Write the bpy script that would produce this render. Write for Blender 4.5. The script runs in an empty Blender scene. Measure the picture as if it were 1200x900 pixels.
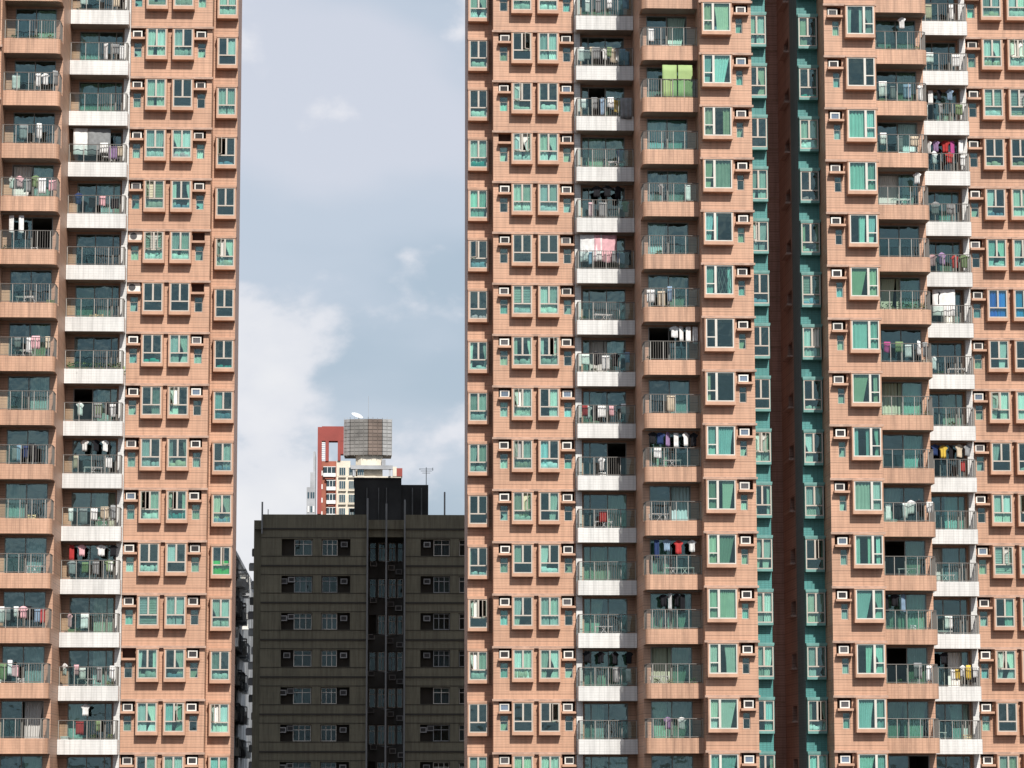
import bpy, math, random
from mathutils import Vector
R = math.radians
sc = bpy.context.scene
COL = sc.collection
random.seed(7)

# ------------------------------------------------------------------ camera
ZB = 25.0                                   # height of storey 0 above the ground
CAM = (0.0, -160.0, ZB - 1.06)
YAW, PITCH, ROLL = 0.050309, 0.132005, -0.001064
FPX = 3513.12                               # focal length for a 1200 px wide frame
cam = bpy.data.cameras.new('camera')
cam.sensor_width = 36.0
cam.lens = 36.0 * FPX / 1200.0
cam.clip_start = 1.0
cam.clip_end = 20000.0
camo = bpy.data.objects.new('camera', cam)
COL.objects.link(camo)
camo.location = CAM
camo.rotation_mode = 'XYZ'
from mathutils import Matrix
camo.rotation_euler = (Matrix.Rotation(-YAW, 3, 'Z') @ Matrix.Rotation(math.pi / 2 + PITCH, 3, 'X')
                       @ Matrix.Rotation(ROLL, 3, 'Z')).to_euler('XYZ')
sc.camera = camo

# ------------------------------------------------------------------ sun and sky
SUN = Vector((0.225, -1.0, 0.90)).normalized()      # direction towards the sun
sl = bpy.data.lights.new('sun', 'SUN')
sl.energy = 5.0
sl.angle = R(0.53)
sl.color = (1.0, 0.95, 0.87)
so = bpy.data.objects.new('sun', sl)
COL.objects.link(so)
so.rotation_euler = SUN.to_track_quat('Z', 'Y').to_euler()
so.location = (0, -100, 200)

w = bpy.data.worlds.new('World')
sc.world = w
w.use_nodes = True
N, L = w.node_tree.nodes, w.node_tree.links
for n in list(N): N.remove(n)
def wn(t, **kw):
    n = N.new(t)
    for k, v in kw.items(): setattr(n, k, v)
    return n
out = wn('ShaderNodeOutputWorld'); bg = wn('ShaderNodeBackground'); bg.inputs['Strength'].default_value = 0.094
L.new(bg.outputs[0], out.inputs[0])
sky = wn('ShaderNodeTexSky'); sky.sky_type = 'NISHITA'; sky.sun_disc = False
sky.sun_elevation = math.asin(SUN.z); sky.sun_rotation = math.atan2(SUN.x, SUN.y)
sky.air_density = 1.2; sky.dust_density = 2.0
tc = wn('ShaderNodeTexCoord')
def mapped(scale, off):
    m = wn('ShaderNodeMapping'); m.inputs['Scale'].default_value = scale; m.inputs['Location'].default_value = off
    L.new(tc.outputs['Generated'], m.inputs['Vector']); return m
def noise(m, scale, detail, rough, dist=0.0):
    n = wn('ShaderNodeTexNoise'); n.inputs['Scale'].default_value = scale; n.inputs['Detail'].default_value = detail
    n.inputs['Roughness'].default_value = rough; n.inputs['Distortion'].default_value = dist
    L.new(m.outputs[0], n.inputs['Vector']); return n
def ramp(src, stops, interp='EASE'):
    r = wn('ShaderNodeValToRGB'); r.color_ramp.interpolation = interp
    e = r.color_ramp.elements
    e[0].position, e[0].color = stops[0][0], stops[0][1] + (1,)
    e[1].position, e[1].color = stops[-1][0], stops[-1][1] + (1,)
    for p, c in stops[1:-1]:
        x = e.new(p); x.color = c + (1,)
    L.new(src, r.inputs[0]); return r
def wmix(fac, a, b):
    m = wn('ShaderNodeMix'); m.data_type = 'RGBA'
    if isinstance(fac, float): m.inputs[0].default_value = fac
    else: L.new(fac, m.inputs[0])
    L.new(a, m.inputs[6]); L.new(b, m.inputs[7]); return m.outputs[2]
SKY1 = (5.347, -0.297, -1.99); SKY2 = (-4.263, -7.703, -2.085)
# broad veil of cloud: blue grey to pale lilac grey
v1 = noise(mapped((1.0, 1.0, 2.6), SKY1), 5.0, 5.0, 0.42, 0.2)
veil = ramp(v1.outputs[0], [(0.30, (3.75, 4.65, 5.8)), (0.46, (4.5, 5.45, 6.55)), (0.57, (5.6, 6.3, 7.35)), (0.68, (6.7, 7.0, 7.9))])
m1 = wmix(0.86, sky.outputs[0], veil.outputs[0])
# brighter heaped cloud with a defined edge
v2 = noise(mapped((1.0, 1.0, 1.5), SKY2), 9.0, 8.0, 0.52, 0.1)
mask = ramp(v2.outputs[0], [(0.535, (0, 0, 0)), (0.595, (0.85, 0.85, 0.85))])
white = ramp(v2.outputs[0], [(0.50, (7.3, 7.5, 8.2)), (0.70, (9.0, 8.95, 9.1))])
m2 = wmix(mask.outputs[0], m1, white.outputs[0])
L.new(m2, bg.inputs['Color'])

vs = sc.view_settings
vs.view_transform = 'Standard'; vs.look = 'None'; vs.exposure = 0.12; vs.gamma = 1.0; vs.use_curve_mapping = False
sc.render.engine = 'CYCLES'
sc.cycles.transparent_max_bounces = 16
sc.cycles.max_bounces = 8
sc.cycles.diffuse_bounces = 3
sc.cycles.caustics_reflective = False
sc.cycles.caustics_refractive = False

# ------------------------------------------------------------------ materials
MAT = {}
def newmat(name):
    m = bpy.data.materials.new(name); m.use_nodes = True
    MAT[name] = m
    return m, m.node_tree.nodes, m.node_tree.links, m.node_tree.nodes['Principled BSDF']
def plain(name, col, rough=0.7, metal=0.0, var=0.0, hue=0.0, noise_amt=0.12, scale=1.3, spec=0.5, trans=0.0):
    m, n, l, b = newmat(name)
    b.inputs['Roughness'].default_value = rough; b.inputs['Metallic'].default_value = metal
    b.inputs['Specular IOR Level'].default_value = spec
    g = n.new('ShaderNodeNewGeometry')
    t = n.new('ShaderNodeTexNoise'); t.inputs['Scale'].default_value = scale; t.inputs['Detail'].default_value = 5
    l.new(g.outputs['Position'], t.inputs['Vector'])
    mr = n.new('ShaderNodeMapRange'); mr.inputs['From Min'].default_value = 0.3; mr.inputs['From Max'].default_value = 0.7
    mr.inputs['To Min'].default_value = 1 - noise_amt; mr.inputs['To Max'].default_value = 1 + noise_amt * 0.6
    l.new(t.outputs[0], mr.inputs['Value'])
    h = n.new('ShaderNodeHueSaturation'); h.inputs['Color'].default_value = col + (1,)
    if var > 0:
        oi = n.new('ShaderNodeObjectInfo')
        m2 = n.new('ShaderNodeMapRange'); m2.inputs['To Min'].default_value = 1 - var; m2.inputs['To Max'].default_value = 1 + var * 0.4
        l.new(oi.outputs['Random'], m2.inputs['Value'])
        mm = n.new('ShaderNodeMath'); mm.operation = 'MULTIPLY'
        l.new(mr.outputs[0], mm.inputs[0]); l.new(m2.outputs[0], mm.inputs[1]); l.new(mm.outputs[0], h.inputs['Value'])
        if hue > 0:
            m4 = n.new('ShaderNodeMath'); m4.operation = 'MULTIPLY'; m4.inputs[1].default_value = 7.31; l.new(oi.outputs['Random'], m4.inputs[0])
            m5 = n.new('ShaderNodeMath'); m5.operation = 'FRACT'; l.new(m4.outputs[0], m5.inputs[0])
            m6 = n.new('ShaderNodeMapRange'); m6.inputs['To Min'].default_value = .5 - hue; m6.inputs['To Max'].default_value = .5 + hue
            l.new(m5.outputs[0], m6.inputs['Value']); l.new(m6.outputs[0], h.inputs['Hue'])
    else:
        l.new(mr.outputs[0], h.inputs['Value'])
    l.new(h.outputs[0], b.inputs['Base Color'])
    return m
def tile(name, c1, c2, joint, width, row, mortar=0.012, stain=0.25, rough=0.45, groove=0.0, offset=0.5):
    m, n, l, b = newmat(name)
    b.inputs['Roughness'].default_value = rough
    g = n.new('ShaderNodeNewGeometry')
    sx = n.new('ShaderNodeSeparateXYZ'); l.new(g.outputs['Position'], sx.inputs[0])
    ad = n.new('ShaderNodeMath'); ad.operation = 'ADD'; l.new(sx.outputs[0], ad.inputs[0]); l.new(sx.outputs[1], ad.inputs[1])
    cx = n.new('ShaderNodeCombineXYZ'); l.new(ad.outputs[0], cx.inputs[0]); l.new(sx.outputs[2], cx.inputs[1])
    br = n.new('ShaderNodeTexBrick'); br.offset = offset
    br.inputs['Scale'].default_value = 1.0; br.inputs['Brick Width'].default_value = width; br.inputs['Row Height'].default_value = row
    br.inputs['Mortar Size'].default_value = mortar; br.inputs['Mortar Smooth'].default_value = 0.3
    br.inputs['Color1'].default_value = c1 + (1,); br.inputs['Color2'].default_value = c2 + (1,); br.inputs['Mortar'].default_value = joint + (1,)
    l.new(cx.outputs[0], br.inputs['Vector'])
    # streaks that run down the wall and broad weathering patches
    mp = n.new('ShaderNodeMapping'); mp.inputs['Scale'].default_value = (4.5, 4.5, 0.35); l.new(g.outputs['Position'], mp.inputs[0])
    t1 = n.new('ShaderNodeTexNoise'); t1.inputs['Scale'].default_value = 1.0; t1.inputs['Detail'].default_value = 6; t1.inputs['Roughness'].default_value = 0.6
    l.new(mp.outputs[0], t1.inputs['Vector'])
    t2 = n.new('ShaderNodeTexNoise'); t2.inputs['Scale'].default_value = 0.23; t2.inputs['Detail'].default_value = 4
    l.new(g.outputs['Position'], t2.inputs['Vector'])
    r1 = n.new('ShaderNodeMapRange'); r1.inputs['From Min'].default_value = 0.42; r1.inputs['From Max'].default_value = 0.72
    r1.inputs['To Min'].default_value = 1.0; r1.inputs['To Max'].default_value = 1.0 - stain; l.new(t1.outputs[0], r1.inputs['Value'])
    r2 = n.new('ShaderNodeMapRange'); r2.inputs['From Min'].default_value = 0.3; r2.inputs['From Max'].default_value = 0.7
    r2.inputs['To Min'].default_value = 0.89; r2.inputs['To Max'].default_value = 1.08; l.new(t2.outputs[0], r2.inputs['Value'])
    mu = n.new('ShaderNodeMath'); mu.operation = 'MULTIPLY'; l.new(r1.outputs[0], mu.inputs[0]); l.new(r2.outputs[0], mu.inputs[1])
    val = mu.outputs[0]
    if groove > 0:      # heavier joint every few courses
        dv = n.new('ShaderNodeMath'); dv.operation = 'DIVIDE'; l.new(sx.outputs[2], dv.inputs[0]); dv.inputs[1].default_value = groove
        fr = n.new('ShaderNodeMath'); fr.operation = 'FRACT'; l.new(dv.outputs[0], fr.inputs[0])
        lt = n.new('ShaderNodeMath'); lt.operation = 'LESS_THAN'; l.new(fr.outputs[0], lt.inputs[0]); lt.inputs[1].default_value = 0.075
        r3 = n.new('ShaderNodeMapRange'); r3.inputs['To Min'].default_value = 1.0; r3.inputs['To Max'].default_value = 0.72; l.new(lt.outputs[0], r3.inputs['Value'])
        m3 = n.new('ShaderNodeMath'); m3.operation = 'MULTIPLY'; l.new(val, m3.inputs[0]); l.new(r3.outputs[0], m3.inputs[1]); val = m3.outputs[0]
    h = n.new('ShaderNodeHueSaturation'); l.new(br.outputs['Color'], h.inputs['Color']); l.new(val, h.inputs['Value'])
    l.new(h.outputs[0], b.inputs['Base Color'])
    bp = n.new('ShaderNodeBump'); bp.inputs['Strength'].default_value = 0.4; bp.inputs['Distance'].default_value = 0.01
    iv = n.new('ShaderNodeMath'); iv.operation = 'SUBTRACT'; iv.inputs[0].default_value = 1.0; l.new(br.outputs['Fac'], iv.inputs[1])
    l.new(iv.outputs[0], bp.inputs['Height']); l.new(bp.outputs[0], b.inputs['Normal'])
    return m
def glass(name, tint, refl=1.5, wav=0.06, rough=0.02, var=0.15):
    m, n, l, b = newmat(name)
    n.remove(b)
    o = n['Material Output']
    tr = n.new('ShaderNodeBsdfTransparent'); gl = n.new('ShaderNodeBsdfGlossy'); gl.inputs['Roughness'].default_value = rough
    gl.inputs['Color'].default_value = (0.72, 0.95, 1.0, 1)
    oi = n.new('ShaderNodeObjectInfo'); mr = n.new('ShaderNodeMapRange'); mr.inputs['To Min'].default_value = 1 - var; mr.inputs['To Max'].default_value = 1.0
    l.new(oi.outputs['Random'], mr.inputs['Value'])
    h = n.new('ShaderNodeHueSaturation'); h.inputs['Color'].default_value = tint + (1,); l.new(mr.outputs[0], h.inputs['Value'])
    l.new(h.outputs[0], tr.inputs['Color'])
    f7 = n.new('ShaderNodeMath'); f7.operation = 'MULTIPLY'; f7.inputs[1].default_value = 5.77; l.new(oi.outputs['Random'], f7.inputs[0])
    f8 = n.new('ShaderNodeMath'); f8.operation = 'FRACT'; l.new(f7.outputs[0], f8.inputs[0])
    f9 = n.new('ShaderNodeMapRange'); f9.inputs['To Min'].default_value = .475; f9.inputs['To Max'].default_value = .52; l.new(f8.outputs[0], f9.inputs['Value']); l.new(f9.outputs[0], h.inputs['Hue'])
    lw = n.new('ShaderNodeLayerWeight'); lw.inputs['Blend'].default_value = 0.5
    pw = n.new('ShaderNodeMath'); pw.operation = 'POWER'; l.new(lw.outputs['Facing'], pw.inputs[0]); pw.inputs[1].default_value = 4.0
    fr = n.new('ShaderNodeMapRange'); fr.inputs['To Min'].default_value = refl; fr.inputs['To Max'].default_value = 0.7; l.new(pw.outputs[0], fr.inputs['Value'])
    g = n.new('ShaderNodeNewGeometry'); t = n.new('ShaderNodeTexNoise'); t.inputs['Scale'].default_value = 1.2; t.inputs['Detail'].default_value = 2
    l.new(g.outputs['Position'], t.inputs['Vector'])
    bp = n.new('ShaderNodeBump'); bp.inputs['Strength'].default_value = wav; bp.inputs['Distance'].default_value = 0.3
    l.new(t.outputs[0], bp.inputs['Height']); l.new(bp.outputs[0], gl.inputs['Normal'])
    mx = n.new('ShaderNodeMixShader'); l.new(fr.outputs[0], mx.inputs[0]); l.new(tr.outputs[0], mx.inputs[1]); l.new(gl.outputs[0], mx.inputs[2])
    l.new(mx.outputs[0], o.inputs[0])
    return m
tile('pink', (0.54, 0.318, 0.213), (0.505, 0.295, 0.198), (0.385, 0.22, 0.15), 60.0, 0.14, 0.012, 0.27, 0.5, groove=0.56)
tile('pink_band', (0.545, 0.325, 0.218), (0.51, 0.30, 0.203), (0.405, 0.232, 0.157), 0.20, 0.135, 0.011, 0.40, 0.5, offset=0.0)
tile('white', (0.68, 0.675, 0.665), (0.65, 0.645, 0.635), (0.52, 0.515, 0.505), 0.27, 0.135, 0.010, 0.26, 0.4, offset=0.0)
tile('slate', (0.20, 0.26, 0.275), (0.185, 0.24, 0.255), (0.13, 0.17, 0.18), 60.0, 0.14, 0.012, 0.3, 0.6)
tile('recess', (0.52, 0.33, 0.275), (0.48, 0.305, 0.255), (0.33, 0.205, 0.175), 60.0, 0.14, 0.012, 0.3, 0.6, groove=0.56)
tile('teal', (0.075, 0.265, 0.255), (0.067, 0.24, 0.23), (0.045, 0.165, 0.16), 0.20, 0.10, 0.010, 0.22, 0.45, offset=0.0)
tile('olive', (0.195, 0.178, 0.125), (0.182, 0.167, 0.118), (0.15, 0.137, 0.10), 0.9, 0.45, 0.008, 0.42, 0.85)
plain('pink_trim', (0.48, 0.285, 0.195), 0.6, noise_amt=0.18, scale=2.0)
plain('ledge', (0.40, 0.27, 0.21), 0.7, noise_amt=0.3, scale=3.0)
plain('teal_trim', (0.13, 0.29, 0.27), 0.5, noise_amt=0.2, scale=3.0)
plain('frame', (0.47, 0.42, 0.37), 0.45, noise_amt=0.1)
plain('frame_pale', (0.58, 0.55, 0.50), 0.45, noise_amt=0.1)
plain('door_frame', (0.22, 0.21, 0.19), 0.4, noise_amt=0.1)
plain('rail', (0.13, 0.12, 0.11), 0.4, noise_amt=0.1)
plain('post', (0.30, 0.29, 0.27), 0.4, noise_amt=0.1)
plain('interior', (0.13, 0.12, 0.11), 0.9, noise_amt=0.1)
plain('ceiling', (0.36, 0.30, 0.26), 0.8, noise_amt=0.15)
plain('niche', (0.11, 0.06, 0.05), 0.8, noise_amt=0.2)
plain('ac_white', (0.72, 0.71, 0.67), 0.45, var=0.22, noise_amt=0.1)
plain('ac_dark', (0.055, 0.055, 0.06), 0.5, var=0.3)
plain('ac_grey', (0.34, 0.34, 0.34), 0.5, var=0.5)
plain('ac_mid', (0.16, 0.16, 0.17), 0.5, var=0.3)
plain('ac_blue', (0.22, 0.30, 0.40), 0.5, var=0.2)
plain('pipe', (0.16, 0.08, 0.06), 0.6)
plain('grey_pipe', (0.20, 0.20, 0.20), 0.6)
plain('concrete', (0.30, 0.29, 0.27), 0.9, noise_amt=0.3, scale=0.5)
plain('black_concrete', (0.030, 0.030, 0.030), 0.9, noise_amt=0.6, scale=0.45)
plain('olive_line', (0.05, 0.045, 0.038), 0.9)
plain('olive_dark', (0.11, 0.112, 0.11), 0.9, noise_amt=0.5, scale=0.6)
plain('grey_metal', (0.30, 0.31, 0.32), 0.5, 0.0)
plain('red_paint', (0.27, 0.05, 0.04), 0.7, noise_amt=0.15, scale=0.3)
plain('brick_red', (0.30, 0.095, 0.06), 0.8, noise_amt=0.25, scale=0.4)
plain('cream', (0.66, 0.60, 0.50), 0.8, noise_amt=0.18, scale=0.4)
plain('screen', (0.20, 0.19, 0.18), 0.8, noise_amt=0.35, scale=0.35)
plain('screen_brown', (0.17, 0.13, 0.11), 0.8, noise_amt=0.35, scale=0.35)
plain('screen_pale', (0.33, 0.33, 0.33), 0.8, noise_amt=0.3, scale=0.35)
plain('dirty_white', (0.50, 0.495, 0.485), 0.9, noise_amt=0.55, scale=0.35)
plain('far_grey', (0.36, 0.37, 0.39), 0.9, noise_amt=0.3, scale=0.3)
plain('ground', (0.06, 0.06, 0.058), 0.95, noise_amt=0.3, scale=0.05)
plain('terracotta', (0.35, 0.13, 0.07), 0.8)
plain('leaf', (0.075, 0.15, 0.035), 0.6, var=0.4, noise_amt=0.4, scale=6)
plain('leaf_pale', (0.17, 0.24, 0.07), 0.6, var=0.3, noise_amt=0.4, scale=6)
plain('plastic_white', (0.74, 0.74, 0.73), 0.4)
glass('glass', (0.785, 0.945, 0.905), 0.085, 0.08)
glass('glass_green', (0.775, 0.925, 0.88), 0.075, 0.08)
glass('glass_door', (0.75, 0.895, 0.875), 0.09, 0.08)
glass('glass_rail', (0.88, 0.95, 0.93), 0.03, 0.03)
glass('glass_far', (0.5, 0.6, 0.65), 0.12, 0.05)
glass('glass_old', (0.62, 0.70, 0.72), 0.03, 0.05)
CUR = {}
for nm, c in dict(white=(0.82, 0.81, 0.77), cream=(0.70, 0.66, 0.50), green=(0.52, 0.58, 0.44), aqua=(0.55, 0.78, 0.76),
                  grey=(0.45, 0.46, 0.46), beige=(0.60, 0.47, 0.32), blue=(0.06, 0.36, 0.80), vivid=(0.16, 0.50, 0.10)).items():
    CUR[nm] = plain('curtain_' + nm, c, 0.9, var=0.38, hue=0.05, noise_amt=0.08, scale=2.0, spec=0.1)
CLO = {}
CN = dict(w='white', k='black', g='grey', b='blue', n='navy', r='red', p='pink', m='magenta', y='yellow', e='beige', t='teal', G='green', v='violet')
for k, c in dict(w=(0.78, 0.78, 0.78), k=(0.02, 0.02, 0.024), g=(0.26, 0.27, 0.28), b=(0.24, 0.34, 0.46), n=(0.03, 0.05, 0.13), r=(0.42, 0.05, 0.05),
                 p=(0.72, 0.42, 0.46), m=(0.38, 0.07, 0.22), y=(0.62, 0.44, 0.08), e=(0.56, 0.47, 0.36), t=(0.06, 0.38, 0.36), G=(0.18, 0.26, 0.13), v=(0.30, 0.20, 0.36)).items():
    CLO[k] = plain('cloth_' + CN[k], c, 0.95, var=0.15, noise_amt=0.2, scale=5, spec=0.1)
plain('tarp', (0.30, 0.42, 0.17), 0.7, noise_amt=0.15)

# ------------------------------------------------------------------ mesh helpers
class MB:
    def __init__(s): s.v, s.f = [], []
    def quad(s, a, b, c, d):
        i = len(s.v); s.v += [a, b, c, d]; s.f.append((i, i + 1, i + 2, i + 3)); return s
    def box(s, x0, x1, y0, y1, z0, z1):
        i = len(s.v)
        s.v += [(x0, y0, z0), (x1, y0, z0), (x1, y1, z0), (x0, y1, z0), (x0, y0, z1), (x1, y0, z1), (x1, y1, z1), (x0, y1, z1)]
        s.f += [(i, i + 3, i + 2, i + 1), (i + 4, i + 5, i + 6, i + 7), (i, i + 1, i + 5, i + 4), (i + 1, i + 2, i + 6, i + 5),
                (i + 2, i + 3, i + 7, i + 6), (i + 3, i, i + 4, i + 7)]
        return s
    def bar(s, a, b, r, n=6):
        a, b = Vector(a), Vector(b); d = (b - a).normalized()
        u = d.cross(Vector((0, 0, 1)) if abs(d.z) < 0.9 else Vector((1, 0, 0))).normalized(); v = d.cross(u)
        i = len(s.v)
        for p in (a, b):
            for k in range(n):
                t = 2 * math.pi * k / n; q = p + u * r * math.cos(t) + v * r * math.sin(t); s.v.append(tuple(q))
        for k in range(n): s.f.append((i + k, i + (k + 1) % n, i + n + (k + 1) % n, i + n + k))
        s.f.append(tuple(i + k for k in range(n))[::-1]); s.f.append(tuple(i + n + k for k in range(n)))
        return s
    def prism(s, pts, z0, z1):
        n = len(pts); i = len(s.v)
        s.v += [(x, y, z0) for x, y in pts] + [(x, y, z1) for x, y in pts]
        for k in range(n): s.f.append((i + k, i + (k + 1) % n, i + n + (k + 1) % n, i + n + k))
        s.f.append(tuple(i + k for k in range(n))[::-1]); s.f.append(tuple(i + n + k for k in range(n)))
        return s
    def strip(s, path, t, z0, z1, left=True):
        """upright band of thickness t that follows a plan path"""
        n = len(path); off = []
        for k in range(n):
            a = Vector(path[max(0, k - 1)]); b = Vector(path[min(n - 1, k + 1)]); d = (b - a).normalized()
            nn = Vector((-d.y, d.x)) * (t if left else -t); off.append((path[k][0] + nn.x, path[k][1] + nn.y))
        i = len(s.v)
        for k in range(n):
            s.v += [(path[k][0], path[k][1], z0), (path[k][0], path[k][1], z1), (off[k][0], off[k][1], z0), (off[k][0], off[k][1], z1)]
        for k in range(n - 1):
            a, b = i + 4 * k, i + 4 * k + 4
            s.f += [(a, b, b + 1, a + 1), (a + 2, a + 3, b + 3, b + 2), (a + 1, b + 1, b + 3, a + 3), (a, a + 2, b + 2, b)]
        e = i + 4 * (n - 1)
        s.f += [(i, i + 1, i + 3, i + 2), (e, e + 2, e + 3, e + 1)]
        return s
    def mesh(s, name, mat, smooth=False):
        m = bpy.data.meshes.new(name); m.from_pydata(s.v, [], s.f); m.update()
        m.materials.append(MAT[mat] if isinstance(mat, str) else mat)
        if smooth:
            for p in m.polygons: p.use_smooth = True
        return m
WLOC = {}
def ob(name, mesh, loc, parent=None, rz=0.0, kind=None):
    o = bpy.data.objects.new(name, mesh); COL.objects.link(o)
    loc = Vector(loc); WLOC[o.name] = loc
    if parent is not None:
        o.parent = parent; o.location = loc - WLOC[parent.name]
    else: o.location = loc
    if rz: o.rotation_euler = (0, 0, rz)
    if kind: o['kind'] = kind
    return o
PENDING = {}
def tag(o, label, cat, group=None):
    if isinstance(label, tuple): PENDING[o.name] = (o,) + label; label = label[0]
    o['label'] = label; o['category'] = cat
    if group: o['group'] = group
    return o
CACHE = {}
def cached(key, fn):
    if key not in CACHE: CACHE[key] = fn()
    return CACHE[key]
def proj(x, y, z):
    X = Vector((x, y, z)) - Vector(CAM); c, s = math.cos(YAW), math.sin(YAW)
    fw = Vector((s * math.cos(PITCH), c * math.cos(PITCH), math.sin(PITCH))); rt = Vector((c, -s, 0)); up = rt.cross(fw)
    d = X.dot(fw); return 600 + FPX * X.dot(rt) / d, 450 - FPX * X.dot(up) / d
ORD = ['', 'first', 'second', 'third', 'fourth', 'fifth', 'sixth', 'seventh', 'eighth', 'ninth', 'tenth', 'eleventh', 'twelfth',
       'thirteenth', 'fourteenth', 'fifteenth', 'sixteenth', 'seventeenth', 'eighteenth', 'nineteenth', 'twentieth']
KMAX, KMIN = 15, -2
H = 2.8
def zk(k): return ZB + H * k
ZTOP = ZB + 87.0
def seen(x, y, z, m=60): px, py = proj(x, y, z); return -m < py < 900 + m and -m - 30 < px < 1230 + m
def rowno(x, y, dz, k):
    """which row from the top of the picture this storey's piece is"""
    n = 0
    for j in range(KMAX, k - 1, -1):
        if proj(x, y, zk(j) + dz)[1] > -6: n += 1
    return max(n, 1)

# ------------------------------------------------------------------ ground
g = ob('ground', MB().quad((-6000, -2000, 0), (6000, -2000, 0), (6000, 9000, 0), (-6000, 9000, 0)).mesh('ground', 'ground'), (0, 0, 0)); g['kind'] = 'structure'

# ------------------------------------------------------------------ walls with openings
def wall_mesh(x0, x1, y, z0, z1, openings, mat, depth=0.22):
    """front wall facing -Y with rectangular openings (a, b, c, d) and their reveals"""
    mb = MB(); xs = sorted({x0, x1} | {v for o in openings for v in o[:2]})
    rows = sorted({z0, z1} | {v for o in openings for v in o[2:4]})
    for r in range(len(rows) - 1):
        za, zb = rows[r], rows[r + 1]; zm = (za + zb) / 2
        cut = sorted([(o[0], o[1]) for o in openings if o[2] < zm < o[3]])
        cur = x0
        for a, b in cut + [(x1, x1)]:
            if a > cur + 1e-6: mb.quad((cur, y, za), (a, y, za), (a, y, zb), (cur, y, zb))
            cur = max(cur, b)
    for a, b, c, d in openings:
        e = y + depth
        mb.quad((a, y, c), (a, e, c), (a, e, d), (a, y, d)); mb.quad((b, y, d), (b, e, d), (b, e, c), (b, y, c))
        mb.quad((a, y, d), (a, e, d), (b, e, d), (b, y, d)); mb.quad((a, e, c), (a, y, c), (b, y, c), (b, e, c))
    return mb
def side(mb, x, y0, y1, z0, z1): mb.quad((x, y0, z0), (x, y1, z0), (x, y1, z1), (x, y0, z1))

# ------------------------------------------------------------------ windows
def frame_two_over_one(w_, h, tr, f=0.055):
    m = MB(); d = 0.05
    m.box(-w_ / 2, -w_ / 2 + f, -d, d, 0, h); m.box(w_ / 2 - f, w_ / 2, -d, d, 0, h)
    m.box(-w_ / 2 + f, w_ / 2 - f, -d, d, 0, f); m.box(-w_ / 2 + f, w_ / 2 - f, -d, d, h - f, h)
    m.box(-w_ / 2 + f, w_ / 2 - f, -d - .01, d, tr - f * .6, tr + f * .6)
    m.box(-f * .85, f * .85, -d - .015, d, tr + f * .6, h - f)
    return m
def frame_wide(w_, h, tr, cas, f=0.055):
    """fixed light with a two-part casement strip on one side (cas = -1 left, 1 right)"""
    m = MB(); d = 0.05; cw = 0.52
    m.box(-w_ / 2, -w_ / 2 + f, -d, d, 0, h); m.box(w_ / 2 - f, w_ / 2, -d, d, 0, h)
    m.box(-w_ / 2 + f, w_ / 2 - f, -d, d, 0, f); m.box(-w_ / 2 + f, w_ / 2 - f, -d, d, h - f, h)
    xm = cas * (w_ / 2 - cw)
    m.box(xm - f * 1.1, xm + f * 1.1, -d - .01, d, f, h - f)
    a, b = (xm + f * 1.1, w_ / 2 - f) if cas > 0 else (-w_ / 2 + f, xm - f * 1.1)
    m.box(a, b, -d - .012, d, tr - f * .5, tr + f * .5)
    return m, xm
def pane_mesh(a, b, c, d, mat): return MB().box(a, b, -0.006, 0.006, c, d).mesh('pane', mat)
def curtain_mesh(wd, h, mat, seed, amp=0.035):
    """gathered cloth: straight, drawn aside at the hem, or tied back part way down"""
    rnd = random.Random(seed); m = MB(); n = max(8, int(wd / 0.03)); folds = wd / rnd.uniform(0.09, 0.2); ph = rnd.uniform(0, 6); NZ = 8
    style = (0, 0, 0, 1, 2 if wd < .6 else 3, 1 if wd < 1.2 else 0, 0, 3)[seed % 8]; sd = -1 if seed % 2 else 1
    for j in range(NZ + 1):
        v = j / NZ
        sc_ = {0: 1.0, 1: .62 + .38 * v, 2: 1 - .45 * math.exp(-((v - .38) / .22) ** 2), 3: .8 + .2 * v * v}[style]
        for i in range(n + 1):
            u = i / n; x = wd * (u - .5); x = x * sc_ + sd * wd / 2 * (1 - sc_)
            a = amp * (.7 + .5 * math.sin(3.1 * u + seed))
            m.v.append((x, a * math.sin(ph + folds * 6.283 * u + .5 * math.sin(6 * u + 2.2 * v)) + .45 * a * math.sin(2.3 * folds * 6.28 * u + 1.5 * v), h * v))
    for j in range(NZ):
        for i in range(n):
            a = j * (n + 1) + i; m.f.append((a, a + 1, a + n + 2, a + n + 1))
    return m.mesh('curtain', mat, True)
def blind_mesh(wd, h, mat):
    m = MB(); n = int(h / 0.085)
    for i in range(n):
        z = i * h / n; m.box(-wd / 2, wd / 2, -0.012, 0.012, z, z + h / n * 0.72)
    return m.mesh('blind', mat)
CK = ['white'] * 7 + ['aqua', 'cream', 'grey']
def curtain(par, x, y, z, wd, h, col, name='curtain'):
    s = random.randrange(8)
    key = ('cur', round(wd, 2), round(h, 2), col, s)
    return ob(name, cached(key, lambda: curtain_mesh(wd, h, CUR[col], s)), (x, y, z), par)
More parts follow.
